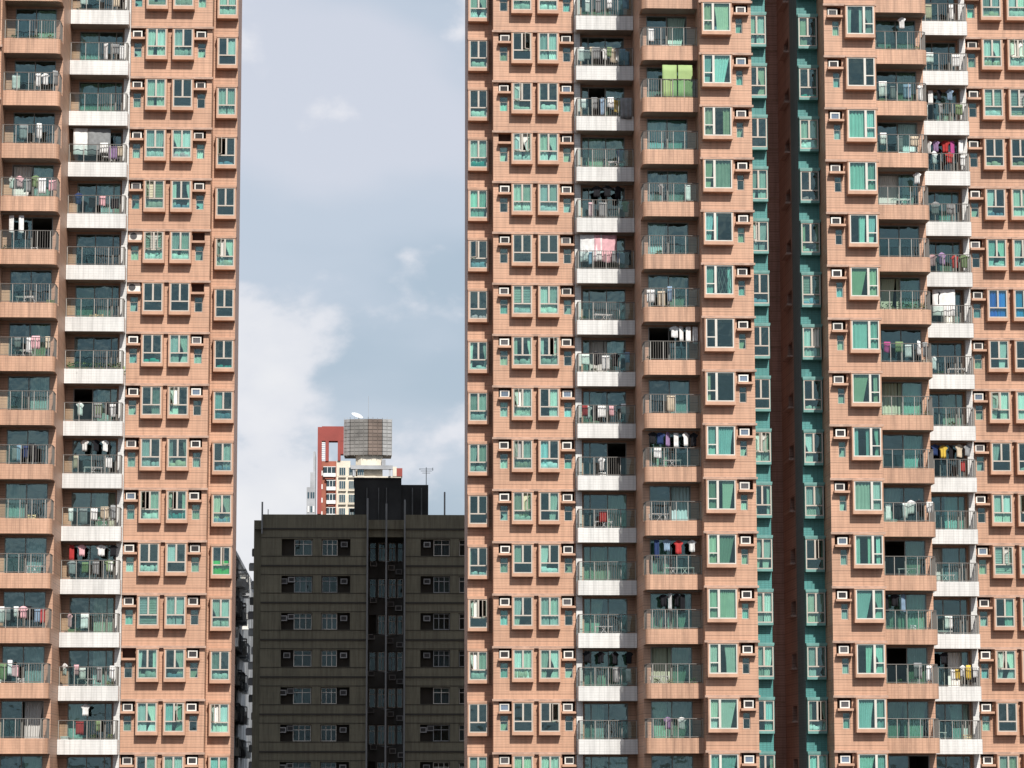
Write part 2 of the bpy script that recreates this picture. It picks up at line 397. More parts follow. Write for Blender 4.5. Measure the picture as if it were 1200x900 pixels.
def lumps(seed, wd, hgt, mat):
    """heaped soft things: a few overlapping cushions"""
    rnd = random.Random(seed); m = MB(); n = rnd.randint(3, 5)
    for k in range(n):
        cx = -wd / 2 + wd * (k + .5) / n + rnd.uniform(-.05, .05); rx = wd / n * rnd.uniform(.55, .8); rz = hgt * rnd.uniform(.5, 1.0) / 2; ry = 0.12
        i = len(m.v); A, B = 8, 5
        for b in range(B + 1):
            t = math.pi * b / B
            for a in range(A):
                p = 2 * math.pi * a / A
                m.v.append((cx + rx * math.sin(t) ** .6 * math.cos(p) + rnd.uniform(-.01, .01), ry * math.sin(t) ** .6 * math.sin(p), rz + rz * math.cos(t)))
        for b in range(B):
            for a in range(A): m.f.append((i + b * A + a, i + b * A + (a + 1) % A, i + (b + 1) * A + (a + 1) % A, i + (b + 1) * A + a))
    return m.mesh('bedding', mat, True)
def bedding(x, y, z, wd, kind, where):
    if not seen(x, y, z + .2, 6): return
    s = random.randrange(6)
    if kind == 'w':
        c = random.choice('wwwwwe'); h = random.uniform(0.46, 0.56); nm, noun = 'bedding', 'heap of %s bedding' % CN[c]
    else:
        c = random.choice('wwwpbwte'); h = random.uniform(0.28, 0.46); nm, noun = 'folded_linen', 'pile of %s linen' % CN[c]
    o = ob(nm, cached(('lump', s, round(wd, 1), round(h, 1), c), lambda: lumps(s, wd * (.98 if kind == 'w' else .9), h, CLO[c])), (x, y, z))
    tag(o, (noun, '', 'in ' + where, ''), 'bedding', 'things heaped on window sills')
    return o

def two_over_one(par, name, x0, x1, yf, ywall, zs, st, where, trim, k, sill=0.18, glass_mat='glass'):
    """projecting window: trim box, beige frame, two casements over one fixed light.  zs = underside of the sill"""
    cx = (x0 + x1) / 2; wd = x1 - x0; d = ywall - yf; hgt = 1.77; c = 0.075 if trim != 'teal_trim' else 0.02
    def surround():
        m = MB()
        m.box(-wd / 2, wd / 2, 0, d, 0, sill)                                 # sill slab
        m.box(-wd / 2 - .015, wd / 2 + .015, -.03, d, hgt - .05, hgt + .012)  # cap
        m.box(-wd / 2, -wd / 2 + c, 0.004, d, sill, hgt - .05); m.box(wd / 2 - c, wd / 2, 0.004, d, sill, hgt - .05)
        return m.mesh('surround', trim)
    win = ob(name, cached(('sur', name, round(wd, 2), round(d, 2), trim, sill), surround), (cx, yf, zs), par)
    fw = wd - 2 * c; fh = hgt - .05 - sill; tr = 0.545
    ob('frame', cached(('f21', round(fw, 2), round(fh, 2)), lambda: frame_two_over_one(fw, fh, tr).mesh('frame', 'frame')), (cx, yf + .06, zs + sill), win)
    f = 0.055; gk = (round(fw, 2), round(fh, 2), glass_mat)
    for sd in (-1, 1):
        xa, xb = (-fw / 2 + f, -f * .85) if sd < 0 else (f * .85, fw / 2 - f)
        if random.random() < .88:
            ob('casement_pane', cached(('pc', sd) + gk, lambda: pane_mesh(xa, xb, tr + f * .6, fh - f, glass_mat)), (cx, yf + .07, zs + sill), win)
        else:       # casement swung open on its outer edge
            hx = xa if sd < 0 else xb; wq = (xb - xa) * -sd; ang = -sd * -random.uniform(.5, 1.2)
            x0_, x1_ = sorted((0, wq)); zb_, zt_ = tr + f * .6, fh - f
            def sash():
                m = MB(); t = .035
                m.box(x0_, x0_ + t, -.015, .015, zb_, zt_); m.box(x1_ - t, x1_, -.015, .015, zb_, zt_); m.box(x0_ + t, x1_ - t, -.015, .015, zb_, zb_ + t); m.box(x0_ + t, x1_ - t, -.015, .015, zt_ - t, zt_)
                return m.mesh('open_sash', 'frame')
            ob('open_sash', cached(('os', sd) + gk, sash), (cx + hx, yf - .0, zs + sill), win, rz=-sd * -abs(ang) if False else (-abs(ang) if sd < 0 else abs(ang)))
            ob('casement_pane', cached(('osp', sd) + gk, lambda: pane_mesh(x0_ + .035, x1_ - .035, zb_ + .035, zt_ - .035, glass_mat)), (cx + hx, yf - .0, zs + sill), win, rz=(-abs(ang) if sd < 0 else abs(ang)))
    ob('fixed_pane', cached(('pb',) + gk, lambda: pane_mesh(-fw / 2 + f, fw / 2 - f, f, tr - f * .6, glass_mat)), (cx, yf + .07, zs + sill), win)
    up, lo = st[0], st[1]
    z0 = zs + sill + (tr if lo == 'd' else 0.02); hh = zs + sill + fh - .03 - z0; yc = yf + .17
    col = random.choice(CK); q = fw / 2
    if up == 'B': col = 'blue'
    if up == 'g': col = 'white'
    if up in 'cBb':
        if up == 'b' or random.random() < 0.08 and up == 'c':
            ob('blind', cached(('bl', round(fw, 2), round(hh, 2), col), lambda: blind_mesh(fw * .96, hh, CUR[col])), (cx, yc, z0), win)
        else:
            for s in (-1, 1): curtain(win, cx + s * q / 2, yc, z0, q * random.uniform(.84, 1.0), hh, col)
    elif up == 'l': curtain(win, cx - q / 2, yc, z0, q * .95, hh, col)
    elif up == 'r': curtain(win, cx + q / 2, yc, z0, q * .95, hh, col)
    elif up == 's':
        for s in (-1, 1): curtain(win, cx + s * q * .76, yc, z0, q * .45, hh, col)
    elif up == 'g':
        curtain(win, cx, yc, zs + sill, fw * .98, 0.78, 'vivid')
    elif random.random() < .3: curtain(win, cx + random.choice((-1, 1)) * q * .88, yc, z0, q * .2, hh, 'grey')
    if up == 'B': curtain(win, cx, yc + .03, zs + sill, fw * .98, fh, 'blue')
    if lo in 'wm': bedding(cx, yf + .225, zs + sill + .002, fw - .08, lo, where)
    return win
def wide_window(par, x0, x1, yf, ywall, zs, cas, st, where, k):
    cx = (x0 + x1) / 2; wd = x1 - x0; d = ywall - yf; hgt = 1.77; c = 0.07; sill = .18
    def surround():
        m = MB(); m.box(-wd / 2, wd / 2, 0, d, 0, sill); m.box(-wd / 2 - .02, wd / 2 + .02, -.03, d, hgt - .05, hgt + .012)
        m.box(-wd / 2, -wd / 2 + c, 0.004, d, sill, hgt - .05); m.box(wd / 2 - c, wd / 2, 0.004, d, sill, hgt - .05)
        return m.mesh('surround', 'pink_trim')
    win = ob('wide_bay_window', cached(('wsur', cas), surround), (cx, yf, zs), par)
    fw = wd - 2 * c; fh = hgt - .05 - sill; tr = 0.56; f = .055
    fm, xm = frame_wide(fw, fh, tr, cas)
    ob('frame', cached(('wf', cas), lambda: fm.mesh('frame', 'frame_pale')), (cx, yf + .06, zs + sill), win)
    a, b = (xm + f * 1.1, fw / 2 - f) if cas > 0 else (-fw / 2 + f, xm - f * 1.1)
    p, q = (-fw / 2 + f, xm - f * 1.1) if cas > 0 else (xm + f * 1.1, fw / 2 - f)
    ob('casement_pane', cached(('wp1', cas), lambda: pane_mesh(a, b, tr + f * .5, fh - f, 'glass_green')), (cx, yf + .07, zs + sill), win)
    ob('fixed_pane', cached(('wp2', cas), lambda: pane_mesh(a, b, f, tr - f * .5, 'glass_green')), (cx, yf + .07, zs + sill), win)
    ob('large_pane', cached(('wp3', cas), lambda: pane_mesh(p, q, f, fh - f, 'glass_green')), (cx, yf + .07, zs + sill), win)
    z0 = zs + sill + .02; hh = fh - .05; yc = yf + .18
    col = random.choice(['white', 'white', 'aqua', 'green', 'cream']) if len(st) < 3 else {'G': 'green', 'a': 'aqua', 'w': 'white', 'g': 'grey', 'm': 'cream'}[st[2]]
    ac, aw = (a + b) / 2, (b - a); pc, pw = (p + q) / 2, (q - p)
    if st[0] == 'c': curtain(win, cx + ac, yc, z0, aw * 1.15, hh, col)
    elif st[0] == 'n': curtain(win, cx + ac - aw * .3, yc, z0, aw * .45, hh, col)
    elif st[0] == 's': curtain(win, cx + ac + aw * .1, yc, z0, aw * .5, hh, col)
    t = st[1]
    if t == 'c': curtain(win, cx + pc, yc, z0, pw * 1.02, hh, col)
    elif t == 'q': curtain(win, cx + pc + pw * .13, yc, z0, pw * .76, hh, col)
    elif t == 'Q': curtain(win, cx + pc + pw * .27, yc, z0, pw * .45, hh, col)
    elif t == 'n': curtain(win, cx + pc - pw * .44, yc, z0, pw * .2, hh, col)
    elif t == 's':
        curtain(win, cx + pc - pw * .36, yc, z0, pw * .3, hh, col); curtain(win, cx + pc + pw * .4, yc, z0, pw * .24, hh, col)
    elif t == 'X':      # folding security grille behind the glass
        m = MB()
        for i in range(-1, 5):
            u = -pw / 2 + pw * i / 4
            for s in (-1, 1): m.bar((max(-pw / 2, min(pw / 2, u)), 0, 0), (max(-pw / 2, min(pw / 2, u + s * pw * .5)), 0, hh), .012, 4)
        ob('grille', m.mesh('grille', 'post'), (cx + pc, yc - .06, z0), win)
        curtain(win, cx + pc + pw * .38, yc, z0, pw * .3, hh, col)
    if st[-1] == 'm': bedding(cx + pc, yf + .3, zs + sill + .002, pw * .9, 'm', where)
    return win
def small_window(par, x0, x1, y, z0, z1, dark):
    w_, h = x1 - x0, z1 - z0; f = .035
    def fm():
        m = MB(); m.box(0, f, -.03, .03, 0, h); m.box(w_ - f, w_, -.03, .03, 0, h); m.box(f, w_ - f, -.03, .03, 0, f); m.box(f, w_ - f, -.03, .03, h - f, h)
        m.box(f, w_ - f, -.035, .03, h * .62, h * .62 + f); return m.mesh('frame', 'frame')
    o = ob('small_window', cached(('sw', round(w_, 2), round(h, 2)), fm), (x0, y, z0), par)
    ob('upper_pane', cached(('swp', round(w_, 2)), lambda: pane_mesh(f, w_ - f, h * .62 + f, h - f, 'glass')), (x0, y, z0), o)
    ob('lower_pane', cached(('swq', round(w_, 2)), lambda: pane_mesh(f, w_ - f, f, h * .62, 'glass')), (x0, y, z0), o)
    if not dark: curtain(o, x0 + w_ / 2, y + .12, z0 + .02, w_ * .9, h * random.choice((.45, .7, .95)), random.choice(('white', 'white', 'aqua', 'cream')))
    return o

# ------------------------------------------------------------------ air conditioners
def ac_body():
    m = MB(); w_, h, t = .51, .40, .065
    m.box(-w_ / 2, w_ / 2, .06, .62, 0, h)
    m.box(-w_ / 2, -w_ / 2 + t, 0, .06, 0, h); m.box(w_ / 2 - t, w_ / 2, 0, .06, 0, h)
    m.box(-w_ / 2 + t, w_ / 2 - t, 0, .06, 0, t); m.box(-w_ / 2 + t, w_ / 2 - t, 0, .06, h - t, h)
    return m.mesh('air_conditioner', 'ac_white')
def ac_grille(mat):
    m = MB(); m.box(-.19, .19, .045, .058, .065, .335)
    for i in range(5): m.box(-.19, .19, .02, .044, .085 + i * .052, .094 + i * .052)
    for x in (-.06, .06): m.box(x - .008, x + .008, .008, .014, .07, .34)
    return m.mesh('grille', mat)
def split_body():
    m = MB(); m.box(-.36, .36, 0, .28, .04, .50); m.box(-.30, -.22, .04, .24, 0, .04); m.box(.22, .30, .04, .24, 0, .04)
    return m.mesh('condenser', 'ac_white')
def split_fan():
    m = MB(); n = 16
    for r0, r1 in ((.17, .19), (.11, .12), (.05, .06)):
        i = len(m.v)
        for k in range(n):
            t = 2 * math.pi * k / n
            for r in (r0, r1): m.v.append((-.08 + r * math.cos(t), -.012, .27 + r * math.sin(t)))
        for k in range(n): m.f.append((i + 2 * k, i + 2 * k + 1, i + (2 * k + 3) % (2 * n), i + (2 * k + 2) % (2 * n)))
    i = len(m.v); m.v += [(-.08 + .17 * math.cos(2 * math.pi * k / n), -.004, .27 + .17 * math.sin(2 * math.pi * k / n)) for k in range(n)]
    m.f.append(tuple(range(i, i + n)))
    return m.mesh('fan_guard', 'ac_dark')
def air_con(x, y, z, kind, where, rz=0.0):
    if kind == 'split':
        o = ob('condenser_unit', cached('split', split_body), (x, y, z), rz=rz); ob('fan_guard', cached('splitf', split_fan), (x, y, z), o)
        return tag(o, 'white outdoor condenser with round fan, %s' % where, 'air conditioner', 'air conditioners in the facade niches')
    g_ = {'d': 'ac_dark', 'm': 'ac_mid', 'b': 'ac_blue'}[kind]
    o = ob('air_conditioner', cached('acb', ac_body), (x, y, z), rz=rz)
    ob('grille', cached(('acg', g_), lambda: ac_grille(g_)), (x, y, z), o)
    return tag(o, '%s-grilled window air conditioner %s' % ({'d': 'dark', 'm': 'grey', 'b': 'bluish'}[kind], where), 'air conditioner', 'air conditioners in the facade niches')

# ------------------------------------------------------------------ things on the balconies
def cloth_grid(wd, h, seed, mat, outline=None, name='cloth'):
    """hanging cloth with folds and a thin but real thickness"""
    rnd = random.Random(seed); m = MB(); nx, nz = 9, 5; ph = rnd.uniform(0, 6); fr = rnd.uniform(1.5, 3.2); t = .012
    for sgn in (-1, 1):
        for j in range(nz + 1):
            v = j / nz
            a, b = (outline(v) if outline else (-.5, .5)); sl = rnd.uniform(-.03, .03) if j == 0 else 0
            for i in range(nx + 1):
                u = i / nx; x = wd * (a + (b - a) * u)
                m.v.append((x, .035 * math.sin(ph + fr * 6.28 * u + .6 * v) * (1.1 - v * .8) + sgn * t, h * v + (sl + .02 * math.sin(5 * u + ph)) * (j == 0)))
    S = (nx + 1) * (nz + 1)
    for j in range(nz):
        for i in range(nx):
            a = j * (nx + 1) + i
            m.f.append((a, a + 1, a + nx + 2, a + nx + 1)); b = a + S; m.f.append((b, b + nx + 1, b + nx + 2, b + 1))
    rim = [i for i in range(nx + 1)] + [j * (nx + 1) + nx for j in range(1, nz + 1)] + [nz * (nx + 1) + i for i in range(nx - 1, -1, -1)] + [j * (nx + 1) for j in range(nz - 1, 0, -1)]
    for k in range(len(rim)):
        a, b = rim[k], rim[(k + 1) % len(rim)]; m.f.append((b, a, a + S, b + S))
    return m.mesh(name, mat, True)
def shirt_outline(v):
    if v < .62: return (-.30, .30)
    if v < .95: return (-.50, .50) if v < .85 else (-.40, .40)
    return (-.12, .12)
def trouser_outline(v): return (-.26, .26)
def shirt(x, y, ztop, c, lab):
    s = random.randrange(5); kind = random.random()
    if kind < .68:
        wd, h = random.choice((.52, .58)), random.choice((.60, .70)); nm, noun = 'shirt', 'shirt'
        me = cached(('sh', s, wd, h, c), lambda: cloth_grid(wd, h, s, CLO[c], shirt_outline, 'shirt'))
    else:
        wd, h = .5, random.choice((.78, .9)); nm, noun = 'trousers', 'trousers'
        me = cached(('tr', s, h, c), lambda: cloth_grid(wd, h, s, CLO[c], trouser_outline, 'trousers'))
    o = ob(nm, me, (x, y, ztop - .06 - h), rz=random.uniform(-.9, .9))
    m = cached('hanger', lambda: MB().bar((-.17, 0, -.09), (0, 0, 0), .008, 4).bar((.17, 0, -.09), (0, 0, 0), .008, 4).bar((0, 0, 0), (0, 0, .07), .006, 4).mesh('hanger', 'post'))
    ob('hanger', m, (x, y, ztop - .05), o)
    return tag(o, lab % (CN[c] + ' ' + noun, 'hanging'), 'clothing', 'washing hung out on balconies')
def towel(x, y, ztop, c, lab, wd=None, h=None, noun='towel', verb='drying'):
    s = random.randrange(5); wd = wd or random.choice((.26, .34, .42)); h = h or random.choice((.55, .66, .8))
    o = ob(noun.split()[-1], cached(('tw', s, wd, h, c), lambda: cloth_grid(wd, h, s, MAT['tarp'] if c == 'tarp' else CLO[c], None, 'towel')), (x, y, ztop - h), rz=random.uniform(-.1, .1))
    return tag(o, lab % ((CN.get(c, 'lime green') + ' ' + noun), verb), 'laundry', 'washing hung out on balconies')
def rack_mesh():
    m = MB(); w_ = .95
    for y in (-.22, .22):
        for x in (-w_ / 2, w_ / 2): m.bar((x, y, 0), (x * .92, -y, .95), .014, 5)
        m.bar((-w_ / 2, y, .06), (w_ / 2, y, .06), .011, 5)
    for i in range(5): y = -.22 + .11 * i; m.bar((-w_ / 2, y, .95), (w_ / 2, y, .95), .012, 5)
    for x in (-w_ / 2, w_ / 2): m.bar((x, -.24, .95), (x, .24, .95), .014, 5)
    for s in (-1, 1): m.bar((s * w_ / 2, -.24, .15), (-s * w_ * .1, -.24, .9), .012, 5)
    return m.mesh('drying_rack', 'plastic_white')
def pot_mesh():
    m = MB(); n = 10
    prof = [(.10, 0), (.14, .22), (.15, .22), (.15, .26), (.12, .26), (.11, .2)]
    for r, z in prof: m.v += [(r * math.cos(6.283 * k / n), r * math.sin(6.283 * k / n), z) for k in range(n)]
    for j in range(len(prof) - 1):
        for k in range(n): m.f.append((j * n + k, j * n + (k + 1) % n, (j + 1) * n + (k + 1) % n, (j + 1) * n + k))
    m.f.append(tuple(range(n))[::-1]); m.f.append(tuple(range((len(prof) - 1) * n, len(prof) * n)))
    return m.mesh('pot', 'terracotta')
def foliage_mesh(seed, h, sp, mat):
    rnd = random.Random(seed); m = MB()
    for k in range(110):
        a = rnd.uniform(0, 6.283); r = sp * math.sqrt(rnd.random()); t = rnd.random(); z = .2 + h * t; r *= (.5 + .6 * math.sin(math.pi * min(1, t + .15)))
        c = Vector((r * math.cos(a), r * math.sin(a), z)); d = Vector((math.cos(a + rnd.uniform(-1, 1)), math.sin(a + rnd.uniform(-1, 1)), rnd.uniform(-.4, .9))).normalized()
        s = d.cross(Vector((rnd.uniform(-1, 1), rnd.uniform(-1, 1), 1))).normalized() * rnd.uniform(.025, .045); l = rnd.uniform(.09, .17)
        m.quad(tuple(c), tuple(c + d * l * .5 + s), tuple(c + d * l), tuple(c + d * l * .5 - s))
    m.bar((0, 0, .2), (0, 0, .2 + h * .8), .012, 5)
    return m.mesh('foliage', mat)
def plant(x, y, z, lab, big=False):
    s = random.randrange(5); mt = random.choice(('leaf', 'leaf', 'leaf_pale')); h = .75 if big else random.choice((.4, .6))
    o = ob('potted_plant', cached('pot', pot_mesh), (x, y, z), rz=random.uniform(0, 6))
    ob('foliage', cached(('fol', s, h, mt), lambda: foliage_mesh(s, h, .2 if not big else .27, mt)), (x, y, z), o)
    return tag(o, lab % ('leafy potted plant', 'standing'), 'plant', 'plants kept on balconies')
def chair(x, y, z, lab, white):
    mt = 'plastic_white' if white else 'curtain_beige'; r = random.uniform(-.9, .9)
    o = ob('balcony_chair', None, (x, y, z), rz=r)
    ob('seat', cached(('cs', mt), lambda: MB().box(-.22, .22, -.22, .22, .40, .44).mesh('seat', mt)), (x, y, z), o)
    def back():
        m = MB().box(-.22, -.18, .18, .22, .44, .86).box(.18, .22, .18, .22, .44, .86)
        for i in range(3): m.box(-.18, .18, .185, .215, .55 + i * .11, .62 + i * .11)
        return m.mesh('backrest', mt)
    ob('backrest', cached(('cb', mt), back), (x, y, z), o)
    for sx in (-1, 1):
        for sy in (-1, 1):
            ob('leg', cached(('cl', mt, sx, sy), lambda: MB().bar((sx * .20, sy * .20, .40), (sx * .22, sy * .22, 0), .018, 6).mesh('leg', mt)), (x, y, z), o)
    return tag(o, lab % (('white' if white else 'beige') + ' chair', 'standing'), 'chair', 'chairs on balconies')
def box_item(x, y, z, lab):
    c = random.choice('wwegrG'); w_ = random.choice((.34, .42)); h = random.choice((.4, .6, .75))
    def mk():
        m = MB(); m.box(-w_ / 2, w_ / 2, -.16, .16, 0, h * .46); m.box(-w_ / 2 + .01, w_ / 2 - .01, -.15, .15, h * .48, h * .94)
        m.box(-w_ / 2 - .01, w_ / 2 + .01, -.17, .17, h * .46, h * .48); m.box(-w_ / 2 - .01, w_ / 2 + .01, -.17, .17, h * .94, h)
        return m.mesh('storage_box', CLO[c])
    o = ob('storage_box', cached(('bx', c, w_, h), mk), (x, y, z), rz=random.uniform(-.2, .2))
    return tag(o, lab % ('stacked %s storage box' % CN[c], 'standing'), 'box', 'boxes kept on balconies')
def table(x, y, z, lab):
    o = ob('folding_table', None, (x, y, z))
    ob('table_top', MB().box(-.6, .6, -.25, .25, .72, .76).mesh('table_top', 'plastic_white'), (x, y, z), o)
    for sx in (-1, 1):
        for sy in (-1, 1): ob('leg', MB().bar((sx * .5, sy * .2, 0), (-sx * .3, sy * .2, .72), .016, 5).mesh('leg', 'plastic_white'), (x, y, z), o)
    return tag(o, lab % ('white folding table', 'standing'), 'table')

def dress(spec, xa, xb, yf, yd, zf, zceil, zrail, colname, row):
    """put out the things one balcony shows; x runs from xa (left in the picture) to xb"""
    W = xb - xa; count = {}
    base = 'on %s, %s row from top' % (colname, ORD[row])
    class labeller:
        def __init__(s, frac): s.spot = 'at left' if frac < .33 else 'in the middle' if frac < .66 else 'at right'
        def __mod__(s, nv): return (nv[0], '' if nv[1] == 'standing' else nv[1], base, s.spot)
    ends = {'l': (.04, .48), 'm': (.28, .74), 'r': (.52, .97), '': (.08, .95)}
    pole = False
    for tok in spec.split():
        kind = tok[0]; head, _, cols = tok.partition(':'); pos = head[1:] if len(head) > 1 and head[1:] in ends else ''
        a, b = ends[pos]
        if kind == 'h':
            pole = True
            if pos == '' and len(cols) < 4: a, b = .25, .8
            for i, c in enumerate(cols):
                f = a + (b - a) * (i + .5 + random.uniform(-.15, .15)) / len(cols); shirt(xa + f * W, yf + .42 + random.uniform(-.05, .05), zceil - .10 - abs(random.gauss(0, .05)), c, labeller(f))
        elif kind == 't':
            for i, c in enumerate(cols):
                f = a + (b - a) * (i + .5 + random.uniform(-.2, .2)) / len(cols)
                if random.random() < .7: towel(xa + f * W, yf + .2 + random.uniform(0, .12), zrail + random.uniform(-.12, .14), c, labeller(f))
                else: shirt(xa + f * W, yf + .24, zrail + random.uniform(.05, .25), c, labeller(f))
        elif kind == 'W':
            if pos == '': a, b = .25, .75
            pole = True
            towel(xa + (a + b) / 2 * W, yf + .36, zceil - .1, cols[0], labeller((a + b) / 2), (b - a) * W * .85, 1.45, 'sheet', 'hanging')
        elif kind == 'K': towel(xb - .42, yf - .06, zrail + .03, cols[0], labeller(.9), .62, 1.15, 'blanket', 'draped')
        elif kind == 'Z':
            for i in range(2): towel(xa + W * (.5 + .28 * i), yf + .1, zceil - .25, 'tarp', labeller(.5 + .28 * i), W * .26, 1.75, 'sheet', 'hanging')
        elif kind == 'X':
            f = {'l': .25, 'm': .5, 'r': .72, '': .45}[pos]; x = xa + f * W
            o = ob('drying_rack', cached('rack', rack_mesh), (x, yf + .5, zf), rz=random.uniform(-.25, .25)); tag(o, labeller(f) % ('white folding drying rack', 'standing'), 'drying rack', 'drying racks on balconies')
        elif kind == 'p':
            n = int(tok[1:])
            for i in range(n):
                f = (i + .5 + random.uniform(-.3, .3)) / n * .9 + .05 if n > 2 else random.choice((.12, .3, .85))
                plant(xa + f * W, yf + .3 + random.uniform(0, .25), zf, labeller(f), n > 4)
        elif kind == 'c': f = random.uniform(.25, .8); chair(xa + f * W, yf + .75, zf, labeller(f), random.random() < .6)
        elif kind == 'b': f = {'l': .12, 'm': .5, 'r': .9, '': random.choice((.1, .2, .88))}[pos]; box_item(xa + f * W, yf + .35, zf, labeller(f))
        elif kind == 'T': table(xa + .35 * W, yf + .5, zf, labeller(.35))
    return pole

# ------------------------------------------------------------------ balcony and its glazed doors
def arc_path(xo, x1, yf, yd, r, sgn):
    """plan path from the door wall round the open end and along the front; sgn=+1: open end at small x"""
    p = [(xo, yd)]
    for i in range(7):
        t = math.pi / 2 * i / 6; p.append((xo + sgn * r * (1 - math.cos(t)), yf + r * (1 - math.sin(t))))
    p.append((x1, yf)); return p
def offset_path(path, d, sgn):
    out_ = []
    for k in range(len(path)):
        a = Vector(path[max(0, k - 1)]); b = Vector(path[min(len(path) - 1, k + 1)]); t = (b - a).normalized(); nn = Vector((-t.y, t.x)) * d * sgn
        out_.append((path[k][0] + nn.x, path[k][1] + nn.y))
    return out_
def balcony(par, name, xo, x1, yf, yd, k, white, sgn, spec, colname, bars):
    """xo = open (rounded) end, x1 = end against the wall; sgn = direction from xo to x1"""
    z = zk(k); r = 0.07 if white else 0.32; bandm = 'white' if white else 'pink_band'
    path = arc_path(0, (x1 - xo), 0, yd - yf, r, sgn)
    key = ('bal', name, round(x1 - xo, 2), round(yd - yf, 2), sgn)
    o = ob(name, cached(key, lambda: MB().strip(path, .11, 0, .78, sgn > 0).mesh('band', bandm)), (xo, yf, z + .39), par)
    inner = offset_path(path, .112, 1 if sgn > 0 else -1)
    def slab():
        pts = inner + [(x1 - xo, yd - yf)]
        if sgn < 0: pts = pts[::-1]
        return MB().prism(pts, .012, .20).mesh('slab', 'ceiling')
    ob('slab', cached(key + ('s',), slab), (xo, yf, z + .39), o)
    rp = offset_path(path, .055, 1 if sgn > 0 else -1)
    zr0, zr1 = z + .39 + .78, z + 2.16; hr = zr1 - zr0
    def rail():
        m = MB()
        for a, b in zip(rp[:-1], rp[1:]): m.bar((a[0], a[1], hr), (b[0], b[1], hr), .022, 6)
        xa, xb = rp[-2][0], rp[-1][0]
        m.bar((xa, rp[-1][1], .06), (xb, rp[-1][1], .06), .018, 6)
        return m.mesh('rail', 'rail')
    ra = ob('railing', cached(key + ('r',), rail), (xo, yf, zr0), o)
    fx0, fx1 = rp[-2][0], rp[-1][0]; fy = rp[-1][1]; span = fx1 - fx0
    for i, f in enumerate((0.01, .27, .5, .73, .985)):
        ob('post', cached('post%.2f' % hr, lambda: MB().box(-.018, .018, -.016, .016, 0, hr - .022).mesh('post', 'post')), (xo + fx0 + span * f, yf + fy, zr0), o)
    # balusters in one bay, glass infill in the others
    b0, b1 = bars
    def balus():
        m = MB(); n = max(1, int(abs(span) * (b1 - b0) / .115))
        for i in range(n + 1):
            x = fx0 + span * (b0 + (b1 - b0) * i / n); m.box(x - .011, x + .011, fy - .011, fy + .011, .04, hr - .02)
        ys = rp[0][1]; n2 = int((ys - rp[1][1]) / .13)
        for i in range(n2 + 1):
            y = rp[1][1] + (ys - rp[1][1]) * i / max(1, n2); m.box(rp[0][0] - .011, rp[0][0] + .011, y - .011, y + .011, 0, hr - .02)
        for q in rp[2:-2]: m.box(q[0] - .011, q[0] + .011, q[1] - .011, q[1] + .011, 0, hr - .02)
        return m.mesh('balusters', 'rail')
    ob('balusters', cached(key + ('b', bars), balus), (xo, yf, zr0), o, kind='stuff')
    segs = [s for s in ((.02, .26), (.28, .49), (.51, .72), (.74, .975)) if s[1] <= b0 + .02 or s[0] >= b1 - .02]
    for s0, s1 in segs:
        xa, xb = sorted((fx0 + span * s0, fx0 + span * s1))
        ob('glass_panel', cached(key + ('g', s0), lambda: MB().box(xa, xb, fy - .005, fy + .005, .05, hr - .05).mesh('glass_panel', 'glass_rail')), (xo, yf, zr0), o)
    row = rowno((xo + x1) / 2, yf, 1.0, k)
    if random.random() < .45: spec += ' ' + random.choice(('p2', 'b', 'bl', 'br', 'c', 'p3', 'tl:w', 'tr:gw', 'tm:e', 'Xr'))
    pole = dress(spec, min(xo, x1), max(xo, x1), yf, yd, z + .39 + .20, z + 3.19, zr1, colname, row) if seen((xo + x1) / 2, yf, z + 1.9, 5) else False
    if pole:
        ob('clothes_pole', cached(key + ('p',), lambda: MB().bar((inner[0][0], .42, 2.72), (x1 - xo, .42, 2.72), .016, 6).mesh('clothes_pole', 'post')), (xo, yf, z + .39), o)
    return o
def balcony_doors(par, xa, xb, y, k, cur, left_strip):
    """glazed sliding doors filling xa..xb; cur = where curtains hang"""
    z = zk(k) + .60; h = 2.50; W = xb - xa; f = .05
    cuts = [0, .16, .56, 1.0] if left_strip == 1 else [0, .44, .84, 1.0] if left_strip == -1 else [0, .5, 1.0]
    def fm():
        m = MB(); m.box(0, f, -.04, .04, 0, h); m.box(W - f, W, -.04, .04, 0, h); m.box(f, W - f, -.04, .04, 0, f); m.box(f, W - f, -.04, .04, h - f, h)
        for c in cuts[1:-1]: m.box(W * c - f / 2, W * c + f / 2, -.045, .04, f, h - f)
        return m.mesh('frame', 'door_frame')
    o = ob('balcony_door', cached(('bd', round(W, 2), left_strip), fm), (xa, y, z), par)
    skip = random.randrange(len(cuts) * 2)
    for i in range(len(cuts) - 1):
        if i == skip: continue       # leaf slid open
        a, b = W * cuts[i] + f / 2, W * cuts[i + 1] - f / 2
        ob('door_pane', cached(('bp', round(W, 2), left_strip, i), lambda: pane_mesh(a, b, f, h - f, 'glass_door')), (xa, y, z), o)
    if cur:
        col = {'G': 'green', 'E': 'beige', 'w': 'white'}.get(cur, random.choice(('white', 'white', 'aqua', 'cream', 'green')))
        spans = {'l': [(.02, .46)], 'r': [(.54, .98)], 'c': [(.03, .49), (.51, .97)], 'G': [(.02, .4), (.42, .97)], 'E': [(.7, .97)], 'w': [(.02, .6), (.62, .97)]}[cur]
        for a, b in spans: curtain(o, xa + W * (a + b) / 2, y + .16, z + .04, W * (b - a), h - .1, col)
    return o

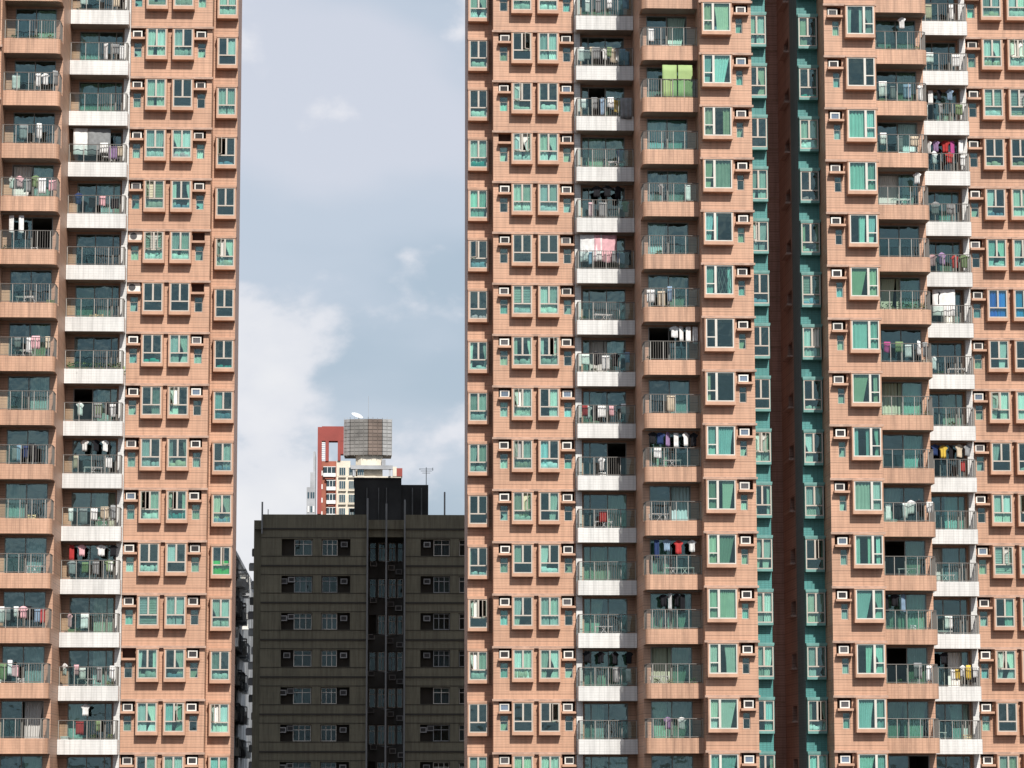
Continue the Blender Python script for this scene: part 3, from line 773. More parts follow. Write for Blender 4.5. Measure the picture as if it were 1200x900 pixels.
# ------------------------------------------------------------------ the states of windows and balconies, storey 14 down to -1
def T(s): v = s.split(); assert len(v) == 16, (len(v), s); return {14 - i: t for i, t in enumerate(v)}
ST = {
 'L': dict(B=T('cw cc cc cw cw bw dc dm rc lw rm dw cc sw cc rc'), A=T('cw lw dd cm sm cw dc cc lc sw sm ld cc rm cc cc'),
           corner=T('cw rd cm dm dd cw dc dm lm rm cm gg cw lm cc cc'), wide=T('cc cc cc cc cc cc cc cc cc cc cc cc cc cc cc cc')),
 'M': dict(B=T('cw cc dm cc cw dd cw sw rr lw rc lw cc cc dd cc'), A=T('cw dd lm cw cw dd cw sm cm cw cw ld lc cw dd cc'),
           corner=T('cm dm dw cm cc dm dm sm cw cw dc dm ld cw dd cc'),
           wide=T('cc ccm cca cQ ccG cn cXa dd nd cca cqG ccG ccG cq cc cca'), shaft=T('cc cc rc dd cc cc dm dd dd cc sc cc cc cc rs sc')),
 'R': dict(B=T('cm cw bw dw lm cm BB rr cc ld cc cc rr cc dd cc'), A=T('cw cw bm dm cc cm BB dd cc dm rc cc cc cc cc cc'),
           wide=T('cc csg dd cca cca cQa ccG cca scG ssa ccw ssa cca cQa cca cca'), shaft=T('cc lc dm cw dm sm bm cc dm lc cc dd cc lc sm cc'))}
def D(*a): return {14 - i: t for i, t in enumerate(a)}
BAL = {
 'PL': D('', 'p4', 'tl:w tr:wwg', 'c tm:gw', 't:wpgGwp', 'hl:ww c', 'X', 'tm:gwp tr:pe X', 'p1', 'tm:gbnkk', 'c', 'Xr bl', 't:wgwpkbr', 'tl:pGwp bl', 'b', ''),
 'WL': D('p2 t:wge', 'tr:wgw', '', 'Wl:w Wm:g tr:wve', 'bl t:nkpk', 'b', 'c c', 'p8', 'bl t:wgw tr:Gkk', 'h:wkw t:ew Xm bl', 't:wgweg', 'hl:rp hr:wk t:gGkG bl', 'tl:pw p1 b', 'X tl:wpw p1', 'hm:w bl t:rG p3', 'X'),
 'WM': D('t:wgwb', 't:wgegkwGewbb', 't:wgbwyy K:g', 'Xr tr:b', 'h:kkk t:pgG', 'Wm:p Wl:w t:wbwpgbk', 'X b', 'tl:wk tm:w tr:kb', 't:wwpw tl:rk', 'c t:w', 'X tm:r', '', 'X', 'h:kkkk tr:w', '', ''),
 'PM': D('', 'c tl:w', 'Z', '', 't:gw', 'p2', 'tl:we p3 tm:b', 'hr:wwww p1', '', 'h:knvwwk Xm', 'Xl br', 'h:nbrw Xm', 'hm:kwkk', 'p3 Xl', 'tm:vw', ''),
 'PR': D('', 'hm:w p2', 't:wgbw b', 't:wge p4', 'Xm hr:w', '', 'p6', 'tl:mG tr:wwg br', 'p4', '', 't:wkwwkw', 'Xm', 'hl:kkb c', 'c p2', '', ''),
 'WR': D('bl t:ew p1', 't:gw', 'h:wkb t:wgG', 'h:kwvrmw t:kwrw', 'tl:kg tm:wg', 'hl:p t:wpvrG', 'Wm:w hl:wk', 'tl:w p3', 'p4 bl', 'h:bnykeg tr:r bl', 'p1', 'X', 'T tm:w', 'hl:gk tr:wywykw', 'Xl c', '')}
CURT = {'PL': '-r--c--rr-lr-rrr', 'WL': '-lc-r-c-r-r-rrl-', 'WM': 'c-rc-r-cl-rclGlc', 'PM': '-rlcclr-rlrlGGGr', 'PR': '-Grrw-G-Grlr-GrG', 'WR': '--r-rrr-r-rc-rr-'.replace('c', 'c')}
CURT['PR'] = '-Grrw-G-GrlrGrG-'

# ------------------------------------------------------------------ one wing cluster of the estate; mirrored where the estate mirrors it
PLACE = {'L': 'left tower', 'M': 'right tower', 'R': 'far right'}
def cluster(par, unit, axis, dy, part_of):
    mir = axis is not None
    mx = (lambda x: 2 * axis - x) if mir else (lambda x: x)
    sg = -1 if mir else 1
    def rng(a, b): a, b = mx(a), mx(b); return (a, b) if a < b else (b, a)
    S = ST[unit]
    ks = [k for k in range(KMIN, KMAX + 1)]
    def vis(a, b, y, z0, z1, m=70):
        x = (mx(a) + mx(b)) / 2
        return any(seen(x, y, z, m) for z in (z0, z1))
    where = PLACE[unit]
    ok = {n: [k for k in ks if vis(a, b, y + dy, zk(k) + 1.4, zk(k) + 3.2)] for n, a, b, y in
          (('corner', 5.73, 6.86, 1.3), ('A', 8.02, 9.18, -.5), ('B', 9.45, 10.62, -.5), ('wide', 17.69, 19.27, -7.2), ('shaft', 20.4, 21.41, -4.75),
           ('nl', 7.3, 8.03, 0), ('nr', 10.7, 11.4, 0), ('nw', 19.42, 20.2, -6.7))}
    okb = {n: [k for k in ks if vis(a, b, y + dy, zk(k) + .4, zk(k) + 3.2)] for n, a, b, y in (('white', 11.5, 14.62, -1), ('pink', 14.66, 17.45, -5.7))}
    # ---- walls
    def wall(x0, x1, y, ops, mat):
        a, b = rng(x0, x1)
        o2 = [rng(p, q) + (c, d) for p, q, c, d in ops]
        return ob('wall', wall_mesh(a, b, y + dy, 0.0, ZTOP, o2, mat).mesh('wall', mat), (0, 0, 0), par)
    def bayop(x0, x1, lst, c=.09): return [(x0 + c, x1 - c, zk(k) + 1.62, zk(k) + 3.05) for k in lst]
    nich = []
    smx = [(7.40, 7.84, 'nl', 0.0), (10.86, 11.30, 'nr', 0.0)]
    ops = bayop(8.02, 9.18, ok['A']) + bayop(9.45, 10.62, ok['B'])
    for a, b, n, _ in smx: ops += [(a, b, zk(k) + 1.62, zk(k) + 2.44) for k in ok[n]]
    ops += [(7.33, 8.0, zk(k) + 2.67, zk(k) + 3.19) for k in ok['nl']] + [(10.71, 11.40, zk(k) + 2.67, zk(k) + 3.19) for k in ok['nr']]
    wall(7.05, 11.45, 0.0, ops, 'pink')
    if unit != 'R': wall(5.72, 7.05, 1.8, bayop(5.73, 6.86, ok['corner']), 'pink')
    wall(11.45, 14.66, 0.35, [(11.90, 14.26, zk(k) + .60, zk(k) + 3.10) for k in okb['white']], 'pink')
    wall(14.66, 17.62, -4.4, [(15.02, 17.2, zk(k) + .60, zk(k) + 3.10) for k in okb['pink']], 'pink')
    wall(17.62, 20.34, -6.7, bayop(17.69, 19.27, ok['wide']) + [(19.52, 19.90, zk(k) + 1.62, zk(k) + 2.44) for k in ok['nw']] +
         [(19.42, 20.18, zk(k) + 2.67, zk(k) + 3.19) for k in ok['nw']], 'pink')
    if unit != 'L': wall(20.34, 21.42, -4.25, bayop(20.40, 21.41, ok['shaft']), 'teal')
    m = MB()
    for x, a, b in ((7.05, 0, 1.8), (14.66, -4.4, .35), (17.62, -6.7, -4.4), (20.34, -6.7, -4.25 if unit != 'L' else 18)): side(m, mx(x), a + dy, b + dy, 0, ZTOP)
    if unit != 'R': side(m, mx(5.72), 1.8 + dy, 6.3 + dy, 0, ZTOP); m.quad((mx(5.72), 6.3 + dy, 0), (mx(7.05), 6.3 + dy, 0), (mx(7.05), 6.3 + dy, ZTOP), (mx(5.72), 6.3 + dy, ZTOP)); side(m, mx(7.05), 6.3 + dy, 18, 0, ZTOP)
    else: side(m, mx(7.05), 1.8 + dy, 18, 0, ZTOP)
    m.quad((mx(7.05), 18, 0), (mx(22.3), 18, 0), (mx(22.3), 18, ZTOP), (mx(7.05), 18, ZTOP))
    ob('side_wall', m.mesh('side_wall', 'pink'), (0, 0, 0), par)
    if unit != 'L':
        m = MB(); side(m, mx(21.42), -4.25 + dy, -1.2, 0, ZTOP); ob('shaft_wall', m.mesh('shaft_wall', 'slate'), (0, 0, 0), par)
        # deeper part of the recess: brown tile with a dark vent opening and a ledge on every storey
        w2 = wall_mesh(-1.2, 3.6, 0, 0, ZTOP, [(-.75, .95, zk(k) + 2.2, zk(k) + 2.95) for k in ks], 'recess', -.5)
        m = MB(); m.f = w2.f; m.v = [(mx(21.42 + y), x, z) for x, y, z in w2.v]
        ob('recess_wall', m.mesh('recess_wall', 'recess'), (0, 0, 0), par)
        for k in ks:
            if not seen(mx(21.42), 0, zk(k) + 2.5): continue
            xi = mx(20.95)
            ob('vent_back', cached(('vb', mir), lambda: MB().quad((0, -.75, 0), (0, .95, 0), (0, .95, .75), (0, -.75, .75)).mesh('vent_back', 'ac_dark')), (xi, 0, zk(k) + 2.2), par)
            a, b = rng(21.423, 21.72)
            ob('vent_ledge', cached('vl', lambda: MB().box(0, b - a, -.95, 1.15, 0, .12).mesh('vent_ledge', 'recess')), (a, 0, zk(k) + 2.05), par)
    # roof
    roof = [(5.72, 1.8), (7.05, 1.8), (7.05, 0), (11.45, 0), (11.45, .35), (14.66, .35), (14.66, -4.4), (17.62, -4.4), (17.62, -6.7), (20.34, -6.7), (20.34, -4.25), (21.42, -4.25), (21.42, 3.6), (22.3, 3.6), (22.3, 18), (7.05, 18), (7.05, 6.3), (5.72, 6.3)]
    if unit == 'R': roof = [(7.05, 0)] + roof[3:16]
    if unit == 'L': roof = roof[:10] + [(20.34, 18)] + roof[15:]
    pts = [(mx(x), y + dy if y < 17 else y) for x, y in roof]
    if mir: pts = pts[::-1]
    ob('roof', MB().prism(pts, ZTOP - .3, ZTOP).mesh('roof', 'concrete'), (0, 0, 0), par)
    # ---- rooms behind the glass
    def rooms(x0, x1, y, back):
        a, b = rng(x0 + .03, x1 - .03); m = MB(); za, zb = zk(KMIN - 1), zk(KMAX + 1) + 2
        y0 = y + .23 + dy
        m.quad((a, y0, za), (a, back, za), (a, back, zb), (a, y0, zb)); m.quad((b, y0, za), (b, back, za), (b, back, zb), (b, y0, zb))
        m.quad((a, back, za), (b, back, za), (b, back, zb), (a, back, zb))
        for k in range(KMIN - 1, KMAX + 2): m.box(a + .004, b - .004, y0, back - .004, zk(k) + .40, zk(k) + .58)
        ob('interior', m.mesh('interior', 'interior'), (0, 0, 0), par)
    if unit != 'R': rooms(5.72, 7.05, 1.8, 5.8)
    rooms(7.05, 11.45, 0.5, 5.6); rooms(11.45, 14.66, .35, 5.4); rooms(14.66, 17.62, -4.4, 1.2); rooms(17.62, 20.34, -6.2, -1.0)
    if unit != 'L': rooms(20.34, 21.42, -4.25, -1.2)
    # white fin beside the white balcony
    a, b = rng(11.47, 11.80)
    ob('white_fin', MB().box(a, b, -.12 + dy, .345 + dy, 0, ZTOP - .32).mesh('white_fin', 'white'), (0, 0, 0), par)
    # ---- storey by storey
    up = 'left' if True else ''
    def ledge(x0, x1, y, pr, k, mat='ledge', z=3.195, t=.12):
        a, b = rng(x0, x1)
        ob('ledge', cached(('ledge', round(b - a, 2), pr, t, mat), lambda: MB().box(0, b - a, -pr, .0, 0, t).mesh('ledge', mat)), (a, y + dy, zk(k) + z), par)
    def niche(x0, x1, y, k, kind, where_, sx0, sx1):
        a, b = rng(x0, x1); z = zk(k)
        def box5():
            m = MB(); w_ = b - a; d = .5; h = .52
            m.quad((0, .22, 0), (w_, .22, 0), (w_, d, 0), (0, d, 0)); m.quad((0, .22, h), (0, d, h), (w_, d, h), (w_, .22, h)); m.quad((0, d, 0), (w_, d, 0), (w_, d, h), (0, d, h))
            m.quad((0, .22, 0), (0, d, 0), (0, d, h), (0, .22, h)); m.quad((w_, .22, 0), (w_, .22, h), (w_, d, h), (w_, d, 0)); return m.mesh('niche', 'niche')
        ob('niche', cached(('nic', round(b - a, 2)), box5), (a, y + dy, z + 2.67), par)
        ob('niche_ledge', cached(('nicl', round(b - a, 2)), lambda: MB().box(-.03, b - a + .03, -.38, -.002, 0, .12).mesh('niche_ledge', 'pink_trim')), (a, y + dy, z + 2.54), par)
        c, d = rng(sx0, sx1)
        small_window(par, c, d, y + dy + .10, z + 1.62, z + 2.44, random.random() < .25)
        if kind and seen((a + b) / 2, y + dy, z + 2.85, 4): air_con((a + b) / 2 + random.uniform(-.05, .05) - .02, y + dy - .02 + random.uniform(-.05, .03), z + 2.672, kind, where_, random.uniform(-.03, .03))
    ackind = lambda: random.choice('dddddmmb')
    for k in ks:
        z = zk(k)
        rn = lambda y, x=9, dz=2.9: ORD[rowno(mx(x), y + dy, dz, k)] + ' row from top'
        if k in ok['A']: two_over_one(par, 'bay_window', *rng(8.02, 9.18), -.5 + dy, dy, z + 1.40, S['A'].get(k, 'cc'), 'the %s bay window, %s, %s' % ('right-hand' if unit != 'M' else 'left-hand', where, rn(-.5, 9, 1.8)), 'pink_trim', k)
        if k in ok['B']: two_over_one(par, 'bay_window', *rng(9.45, 10.62), -.5 + dy, dy, z + 1.40, S['B'].get(k, 'cc'), 'the %s bay window, %s, %s' % ('left-hand' if unit != 'M' else 'right-hand', where, rn(-.5, 9, 1.8)), 'pink_trim', k)
        if k in ok['A'] or k in ok['B']: ledge(6.98, 11.449, 0, .2, k)
        if unit != 'R' and k in ok['corner']:
            two_over_one(par, 'corner_window', *rng(5.73, 6.86), 1.3 + dy, 1.8 + dy, z + 1.38, S['corner'].get(k, 'cc'), 'the corner window, %s, %s' % (where, rn(1.3, 6.3, 1.8)), 'pink_trim', k)
            ledge(5.70, 6.9, 1.8, .52, k, 'pink_trim', 3.17, .08)
        if k in ok['nl']:
            kind = ackind()
            if unit == 'M' and k == 11 or unit == 'L' and k in (9, 8): kind = None
            niche(7.33, 8.0, 0, k, kind, '%s of paired bays, %s, %s' % ('left' if unit == 'M' else 'right', where, rn(0)), 7.40, 7.84)
        if k in ok['nr']:
            kind = ackind()
            if unit == 'L' and k in (9, 8): kind = 'split'
            if unit == 'L' and k == 1: kind = None
            niche(10.71, 11.40, 0, k, kind, '%s of paired bays, %s, %s' % ('right' if unit == 'M' else 'left', where, rn(0)), 10.86, 11.30)
        if k in ok['wide']:
            wide_window(par, *rng(17.69, 19.27), -7.2 + dy, -6.7 + dy, z + 1.43, -1 if not mir else 1, S['wide'].get(k, 'cc'), 'the wide window, %s, %s' % (where, rn(-7.2, 18, 1.8)), k)
            ledge(17.56, 20.40, -6.7, .2, k, z=3.21)
        if k in ok['nw']:
            kind = 'b' if unit == 'M' and k in (12, 6) else ackind()
            niche(19.42, 20.18, -6.7, k, kind, 'beside the wide window, %s, %s' % (where, rn(-6.7, 19.8)), 19.52, 19.90)
        if unit != 'L' and k in ok['shaft']:
            two_over_one(par, 'shaft_window', *rng(20.40, 21.41), -4.75 + dy, -4.25 + dy, z + 1.41, S['shaft'].get(k, 'cc'), 'the teal shaft window, %s, %s' % (where, rn(-4.75, 20.9, 1.8)), 'teal_trim', k, .13)
            ledge(20.345, 21.44, -4.25, .54, k, 'teal_trim', 3.19, .11)
        if k in okb['white']:
            nm = 'W' + unit; c = CURT[nm][14 - k] if -1 <= k <= 14 else '-'
            balcony(par, 'white_balcony', mx(11.5), mx(14.64), -1 + dy, .345 + dy, k, True, sg, BAL[nm].get(k, ''), {'L': 'left tower white balcony', 'M': 'right tower white balcony', 'R': 'far right white balcony'}[unit], (.26, .73) if unit == 'M' else (0.02, .5))
            balcony_doors(par, *rng(11.90, 14.26), .40 + dy, k, c.replace('-', ''), sg)
        if k in okb['pink']:
            nm = 'P' + unit; c = CURT[nm][14 - k] if -1 <= k <= 14 else '-'
            balcony(par, 'pink_balcony', mx(14.66), mx(17.615), -5.7 + dy, -4.405 + dy, k, False, sg, BAL[nm].get(k, ''), {'L': 'left tower pink balcony', 'M': 'right tower pink balcony', 'R': 'far right pink balcony'}[unit], (.02, .5) if unit == 'M' else (.02, .5) if unit == 'L' else (.02, .27))
            balcony_doors(par, *rng(15.02, 17.2), -4.35 + dy, k, c.replace('-', ''), 0)

def empty(name, loc): return ob(name, None, loc)
lt = tag(empty('apartment_tower', (0, 0, 0)), 'pink tiled apartment tower with white balconies at the left edge', 'building')
WLOC[lt.name] = Vector((0, 0, 0))
cluster(lt, 'L', -0.605, 0.0, 'left')
rt_ = tag(empty('apartment_tower', (0, 0, 0)), 'broad pink apartment tower with teal window strips filling the right half', 'building')
cluster(rt_, 'M', None, 0.0, 'right')
cluster(rt_, 'R', 22.3, 0.3, 'right')
# the narrow recess between the two wings: back wall, vent openings with ledges, waste pipes
ob('recess_wall', wall_mesh(21.42, 23.18, 3.6, 0, ZTOP, [], 'recess').mesh('recess_wall', 'recess'), (0, 0, 0), rt_)
for k in range(KMIN, KMAX + 1):
    ob('string_course', cached('sc', lambda: MB().box(0, 1.74, -.04, -.002, 0, .06).mesh('string_course', 'ledge')), (21.43, 3.6, zk(k) + 3.2), rt_)
for x, r in ((21.62, .055), (21.80, .04), (22.02, .055), (22.2, .035)):
    ob('waste_pipe', MB().bar((x, 3.45, 0), (x, 3.45, ZTOP - 2), r, 8).mesh('waste_pipe', 'pipe'), (0, 0, 0), rt_)
#BACK
# ------------------------------------------------------------------ old olive block in the towers' shadow
YD = 66.0
ZD = ZB
old = tag(empty('old_apartment_block', (0, 0, 0)), 'dark olive old apartment block with a recessed light well between the towers', 'building')
JO = [17.88 - 2.78 * i for i in range(0, 9)]
RL = [(-7.55, 0.42), (3.32, 13.0)]
COLS = [(-6.0, -3.66, -5.05, -3.70, -5.55), (-3.0, -.83, -2.96, -1.80, -1.30), (4.46, 6.70, 5.44, 6.66, 4.95), (7.35, 9.6, 7.38, 8.6, 9.1)]   # opening x0,x1, window x0,x1, AC centre
def ops_for(lo, hi): return [(a, b, ZD + j - 2.02, ZD + j - .76) for a, b, *_ in COLS if lo < a < hi for j in JO if j > -2]
for lo, hi in RL:
    ob('wall', wall_mesh(lo, hi, YD, 0, ZD + 18.97, ops_for(lo, hi), 'olive', .55).mesh('wall', 'olive'), (0, 0, 0), old)
m = MB(); m.quad((-8.12, YD + .9, 0), (-7.55, YD + .9, 0), (-7.55, YD + .9, ZD + 18.6), (-8.12, YD + .9, ZD + 18.6))
side(m, -8.12, YD + .9, YD + 32, 0, ZD + 18.6); side(m, -7.55, YD, YD + 14, 0, ZD + 18.97)
side(m, .42, YD, YD + 4, 0, ZD + 18.97); side(m, 3.32, YD, YD + 4, 0, ZD + 18.97)
ob('side_wall', m.mesh('side_wall', 'olive'), (0, 0, 0), old)
wx = [(.60, 1.14), (1.27, 1.87), (2.06, 2.66), (2.74, 3.2)]
ob('light_well_wall', wall_mesh(.42, 3.32, YD + 3.5, 0, ZD + 17.6, [(a, b, ZD + j - 2.25, ZD + j - .7) for a, b in wx for j in JO if j > -2], 'olive_dark', .3).mesh('light_well_wall', 'olive_dark'), (0, 0, 0), old)
ob('light_well_parapet', MB().box(.44, 3.30, YD + .3, YD + .5, ZD + 17.3, ZD + 18.6).mesh('light_well_parapet', 'olive'), (0, 0, 0), old)
m = MB(); m.quad((-8.1, YD + .02, ZD + 17.9), (13, YD + .02, ZD + 17.9), (13, YD + 32, ZD + 17.9), (-8.1, YD + 32, ZD + 17.9))
m.quad((-8.12, YD + 32, 0), (13, YD + 32, 0), (13, YD + 32, ZD + 18.9), (-8.12, YD + 32, ZD + 18.9))
ob('roof', m.mesh('roof', 'concrete'), (0, 0, 0), old)
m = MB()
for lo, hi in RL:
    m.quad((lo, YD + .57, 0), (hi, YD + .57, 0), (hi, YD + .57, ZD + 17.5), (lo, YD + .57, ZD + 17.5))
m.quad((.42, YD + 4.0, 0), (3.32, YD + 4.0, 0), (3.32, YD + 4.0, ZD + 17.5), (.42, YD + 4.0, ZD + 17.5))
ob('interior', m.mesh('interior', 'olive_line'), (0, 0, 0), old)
for j in JO:
    for lo, hi in RL:
        ob('floor_band', MB().box(lo, hi, YD - .07, YD - .003, -.06, .06).mesh('floor_band', 'olive_line'), (0, 0, ZD + j), old)
        ob('sill_band', MB().box(lo, hi, YD - .03, YD - .003, -.025, .025).mesh('sill_band', 'olive_line'), (0, 0, ZD + j - 2.06), old)
        ob('lintel_band', MB().box(lo, hi, YD - .03, YD - .003, -.02, .02).mesh('lintel_band', 'olive_line'), (0, 0, ZD + j - .66), old)
def old_window(x0, x1, y, z0, z1, n, pale):
    W, h = x1 - x0, z1 - z0; f = .05
    m = MB(); m.box(0, f, -.03, .03, 0, h); m.box(W - f, W, -.03, .03, 0, h); m.box(f, W - f, -.03, .03, 0, f); m.box(f, W - f, -.03, .03, h - f, h); m.box(f, W - f, -.034, .03, h * .68, h * .68 + f)
    for i in range(1, n): m.box(W * i / n - f / 2, W * i / n + f / 2, -.036, .03, f, h - f)
    o = ob('window', m.mesh('frame', 'frame_pale' if pale else 'grey_metal'), (x0, y, z0), old)
    for i in range(n):
        a, b = W * i / n + f / 2, W * (i + 1) / n - f / 2
        ob('pane', pane_mesh(a, b, f, h * .68, 'glass_old'), (x0, y, z0), o); ob('pane', pane_mesh(a, b, h * .68 + f, h - f, 'glass_old'), (x0, y, z0), o)
    if random.random() < .4: ob('curtain', cached(('oc', round(W, 2)), lambda: curtain_mesh(W * .9, h * .92, CUR['grey'], 2)), (x0 + W / 2, y + .12, z0 + .04), o)
    return o
cn = ['first', 'second', 'third', 'fourth']
for ci, (a, b, w0, w1, ac) in enumerate(COLS):
    for ji, j in enumerate(JO):
        if j < -1: continue
        old_window(w0, w1, YD + .25, ZD + j - 2.0, ZD + j - .79, 3 if random.random() < .6 else 2, random.random() < .6)
        if seen(ac, YD, ZD + j - 1.2, 0) and ci < 3 and random.random() < .92:
            for q, dx in enumerate(((0,) if random.random() < .6 or ci == 1 else (-.26, .3))):
                if dx: big = False
                o = ob('air_conditioner', cached('acb_old', lambda: ac_body().copy()), (ac + dx, YD + .05 + .06 * q, ZD + j - 1.36 + .12 * q))
                o.data.materials[0] = MAT['ac_grey']
                ob('grille', cached(('acg', 'ac_dark'), lambda: ac_grille('ac_dark')), tuple(WLOC[o.name]), o)
                tag(o, ('shaded air conditioner', '', 'in olive block, %s window column, %s row from top' % (cn[ci], ORD[ji + 1]), ''), 'air conditioner', 'air conditioners on the old olive block')
for (a, b) in wx:
    for j in JO:
        if j > -1 and random.random() < .9: old_window(a + .02, b - .02, YD + 3.62, ZD + j - 2.2, ZD + j - .75, 2 if b - a > .58 else 1, random.random() < .75)
for x, zt in ((.45, 20.2), (1.87, 19.8), (3.26, 20.1), (-7.48, 19.9), (6.35, 21.0)):
    ob('rooftop_pipe' if x in (-7.48, 6.35) else 'soil_pipe', MB().bar((x, YD - .14 if x < 6 else YD + 3, 0 if x > 0 and x < 6 else ZD + 17.5), (x, YD - .14 if x < 6 else YD + 3, ZD + zt), .065, 8).mesh('soil_pipe', 'grey_pipe'), (0, 0, 0), old)
for j in JO[:7]:      # branch pipes and laundry-rack clutter inside the light well
    m = MB().bar((1.87, YD - .1, ZD + j - 2.4), (.9, YD + 3.3, ZD + j - 2.2), .04, 6).bar((1.87, YD - .1, ZD + j - 2.45), (2.8, YD + 3.3, ZD + j - 2.25), .04, 6)
    ob('branch_pipe', m.mesh('branch_pipe', 'grey_pipe'), (0, 0, 0), old)
    for q in range(3):
        x = (.85, 2.3, 2.95)[q] + random.uniform(-.1, .15); o = ob('air_conditioner', CACHE['acb_old'] if 'acb_old' in CACHE else cached('acb_old', ac_body), (x, YD + 3.1, ZD + j - 2.6 - .3 * q))
        ob('grille', cached(('acg', 'ac_dark'), lambda: ac_grille('ac_dark')), tuple(WLOC[o.name]), o)
        tag(o, ('air conditioner', 'fixed', 'in light well of olive block, %s row from top' % ORD[JO.index(j) + 1], ''), 'air conditioner', 'air conditioners on the old olive block')
# cages and coolers along the left flank
for i in range(15):
    z = 17.2 - 1.25 * i; dpt = YD + 1.2 + random.uniform(0, 5); ww = random.uniform(.25, .5)
    m = MB(); m.box(-ww, 0, 0, .9, 0, .5)
    for q in range(5): m.box(-ww - .012, -ww - .002, .1 + q * .16, .16 + q * .16, .06, .44)
    m.box(-ww * .9, 0, -.05, .95, .502, .56)
    ob('window_cage', m.mesh('window_cage', random.choice(('ac_mid', 'olive_dark', 'grey_metal'))), (-8.122, dpt, ZD + z - 1), old)
# stair head and tank room on the roof
th = ob('tank_room', MB().box(-.57, 3.05, YD + 4, YD + 10, ZD + 17.9, ZD + 22.06).mesh('tank_room', 'black_concrete'), (0, 0, 0), old)
ob('stair_head', MB().box(3.052, 5.12, YD + 4.1, YD + 10, ZD + 17.9, ZD + 21.65).mesh('stair_head', 'black_concrete'), (0, 0, 0), old)
ob('coping', MB().box(-.62, 3.05, YD + 3.93, YD + 10.05, 0, .12).mesh('coping', 'black_concrete'), (0, 0, ZD + 22.062), th)
ob('awning', MB().box(-.9, -.58, YD + 3.6, YD + 5, ZD + 19.6, ZD + 19.75).mesh('awning', 'black_concrete'), (0, 0, 0), old)
for x in (.4, 1.3, 1.9, 3.9, 4.6): ob('wall_pipe', MB().bar((x, YD + 3.93, ZD + 17.9), (x, YD + 3.93, ZD + 21.4), .05, 6).mesh('wall_pipe', 'olive_dark'), (0, 0, 0), old)
def antenna(x, y, z, h, lab, arms):
    m = MB().bar((0, 0, 0), (0, 0, h), .035, 6)
    for q in range(arms): m.bar((-.55 + .12 * q, 0, h - .12 - q * .16), (.55 - .12 * q, 0, h - .12 - q * .16), .02, 5)
    if arms: m.bar((.5, -.1, h - .25), (.5, .1, h - .02), .03, 5).bar((-.5, -.1, h - .2), (-.5, .1, h - .08), .02, 5)
    return tag(ob('antenna', m.mesh('antenna', 'grey_metal'), (x, y, z)), lab, 'antenna')
antenna(5.0, YD + 6, ZD + 21.65, 1.55, 'thin television antenna with cross arms on the black stair head', 3)
antenna(-7.2, YD + 5, ZD + 17.9, 1.9, 'short bare mast at the left end of the olive roof', 0)

# ------------------------------------------------------------------ weathered pale block in the gap beside the left tower
wb = tag(empty('weathered_block', (0, 0, 0)), 'weathered pale block crowded with cages in the gap beside the left tower', 'building')
WX = -10.35
m = MB().box(WX - 14, WX, 74, 130, 0, ZB + 17.4)
ob('wall', m.mesh('wall', 'dirty_white'), (0, 0, 0), wb)
ob('parapet', MB().box(WX - 13.9, WX + .12, 73.9, 130.1, ZB + 17.402, ZB + 17.75).mesh('parapet', 'far_grey'), (0, 0, 0), wb)
for f in range(9):
    for i in range(13):
        y = 75.5 + i * 2.4 + random.uniform(-.4, .4); z = ZB + 15.2 - f * 2.8
        ob('window', cached(('wbw', i % 3), lambda: MB().box(0, .06, -.7, .7, 0, 1.2).mesh('window', ('glass_far', 'olive_dark', 'far_grey')[i % 3])), (WX + .002, y, z), wb)
        if random.random() < .85:
            q = random.choice((0, 1, 2, 3)); dd = (.35, .55, .75, .5)[q]
            def mk(q=q, dd=dd):
                m = MB()
                if q < 3:
                    m.box(0, dd, -.85, .85, -.1, 0); m.box(0, dd, -.9, .9, 1.3, 1.36)
                    for s in range(7): m.box(dd - .03, dd, -.85 + s * .28, -.82 + s * .28, 0, 1.3)
                    for s in range(4): m.box(.02 + s * dd / 4, .05 + s * dd / 4, -.85, -.82, 0, 1.3)
                    if q: m.box(.02, dd - .04, -.8, .8, 0, .55)
                else: m.box(0, dd, -.35, .35, 0, .5); m.box(0, dd + .1, -.5, .5, .52, .56)
                return m.mesh('window_cage', ('dirty_white', 'far_grey', 'plastic_white', 'ac_white')[q])
            ob('window_cage', cached(('wbc', q), mk), (WX + .064, y + random.uniform(-.2, .2), z - .1), wb)
        if random.random() < .5: ob('air_conditioner_box', cached('wba', lambda: MB().box(0, .5, -.3, .3, 0, .42).box(0, .6, -.36, .36, -.06, -.003).mesh('air_conditioner_box', 'ac_white')), (WX + .003, y + 1.6, z + random.uniform(-.2, .8)), wb)

# ------------------------------------------------------------------ red and cream block on the far slope
YR = 460.0
red = tag(empty('red_and_cream_block', (0, 0, 0)), 'far red and cream apartment block topped by a red portal frame', 'building')
zr = lambda z: ZB + z
ob('wall', MB().box(-8.85, -5.28, YR, YR + 14, 0, zr(65.0)).mesh('wall', 'brick_red'), (0, 0, 0), red)
ob('wall', MB().box(-5.278, 8.2, YR + .15, YR + 14, 0, zr(61.9)).mesh('wall', 'cream'), (0, 0, 0), red)
ob('stair_tower', MB().box(-5.277, -2.4, YR + .1, YR + 8, zr(61.9), zr(65.1)).mesh('stair_tower', 'cream'), (0, 0, 0), red)
pf = ob('portal_frame', MB().box(-9.2, -8.35, YR - .3, YR + 3, zr(54), zr(72.1)).box(-7.57, -6.9, YR - .3, YR + 3, zr(65), zr(69.2)).box(-5.03, -4.43, YR - .3, YR + 3, zr(65.1), zr(69.2))
        .box(-8.349, -3.82, YR - .3, YR + 3, zr(69.21), zr(72.25)).mesh('portal_frame', 'red_paint'), (0, 0, 0), red)
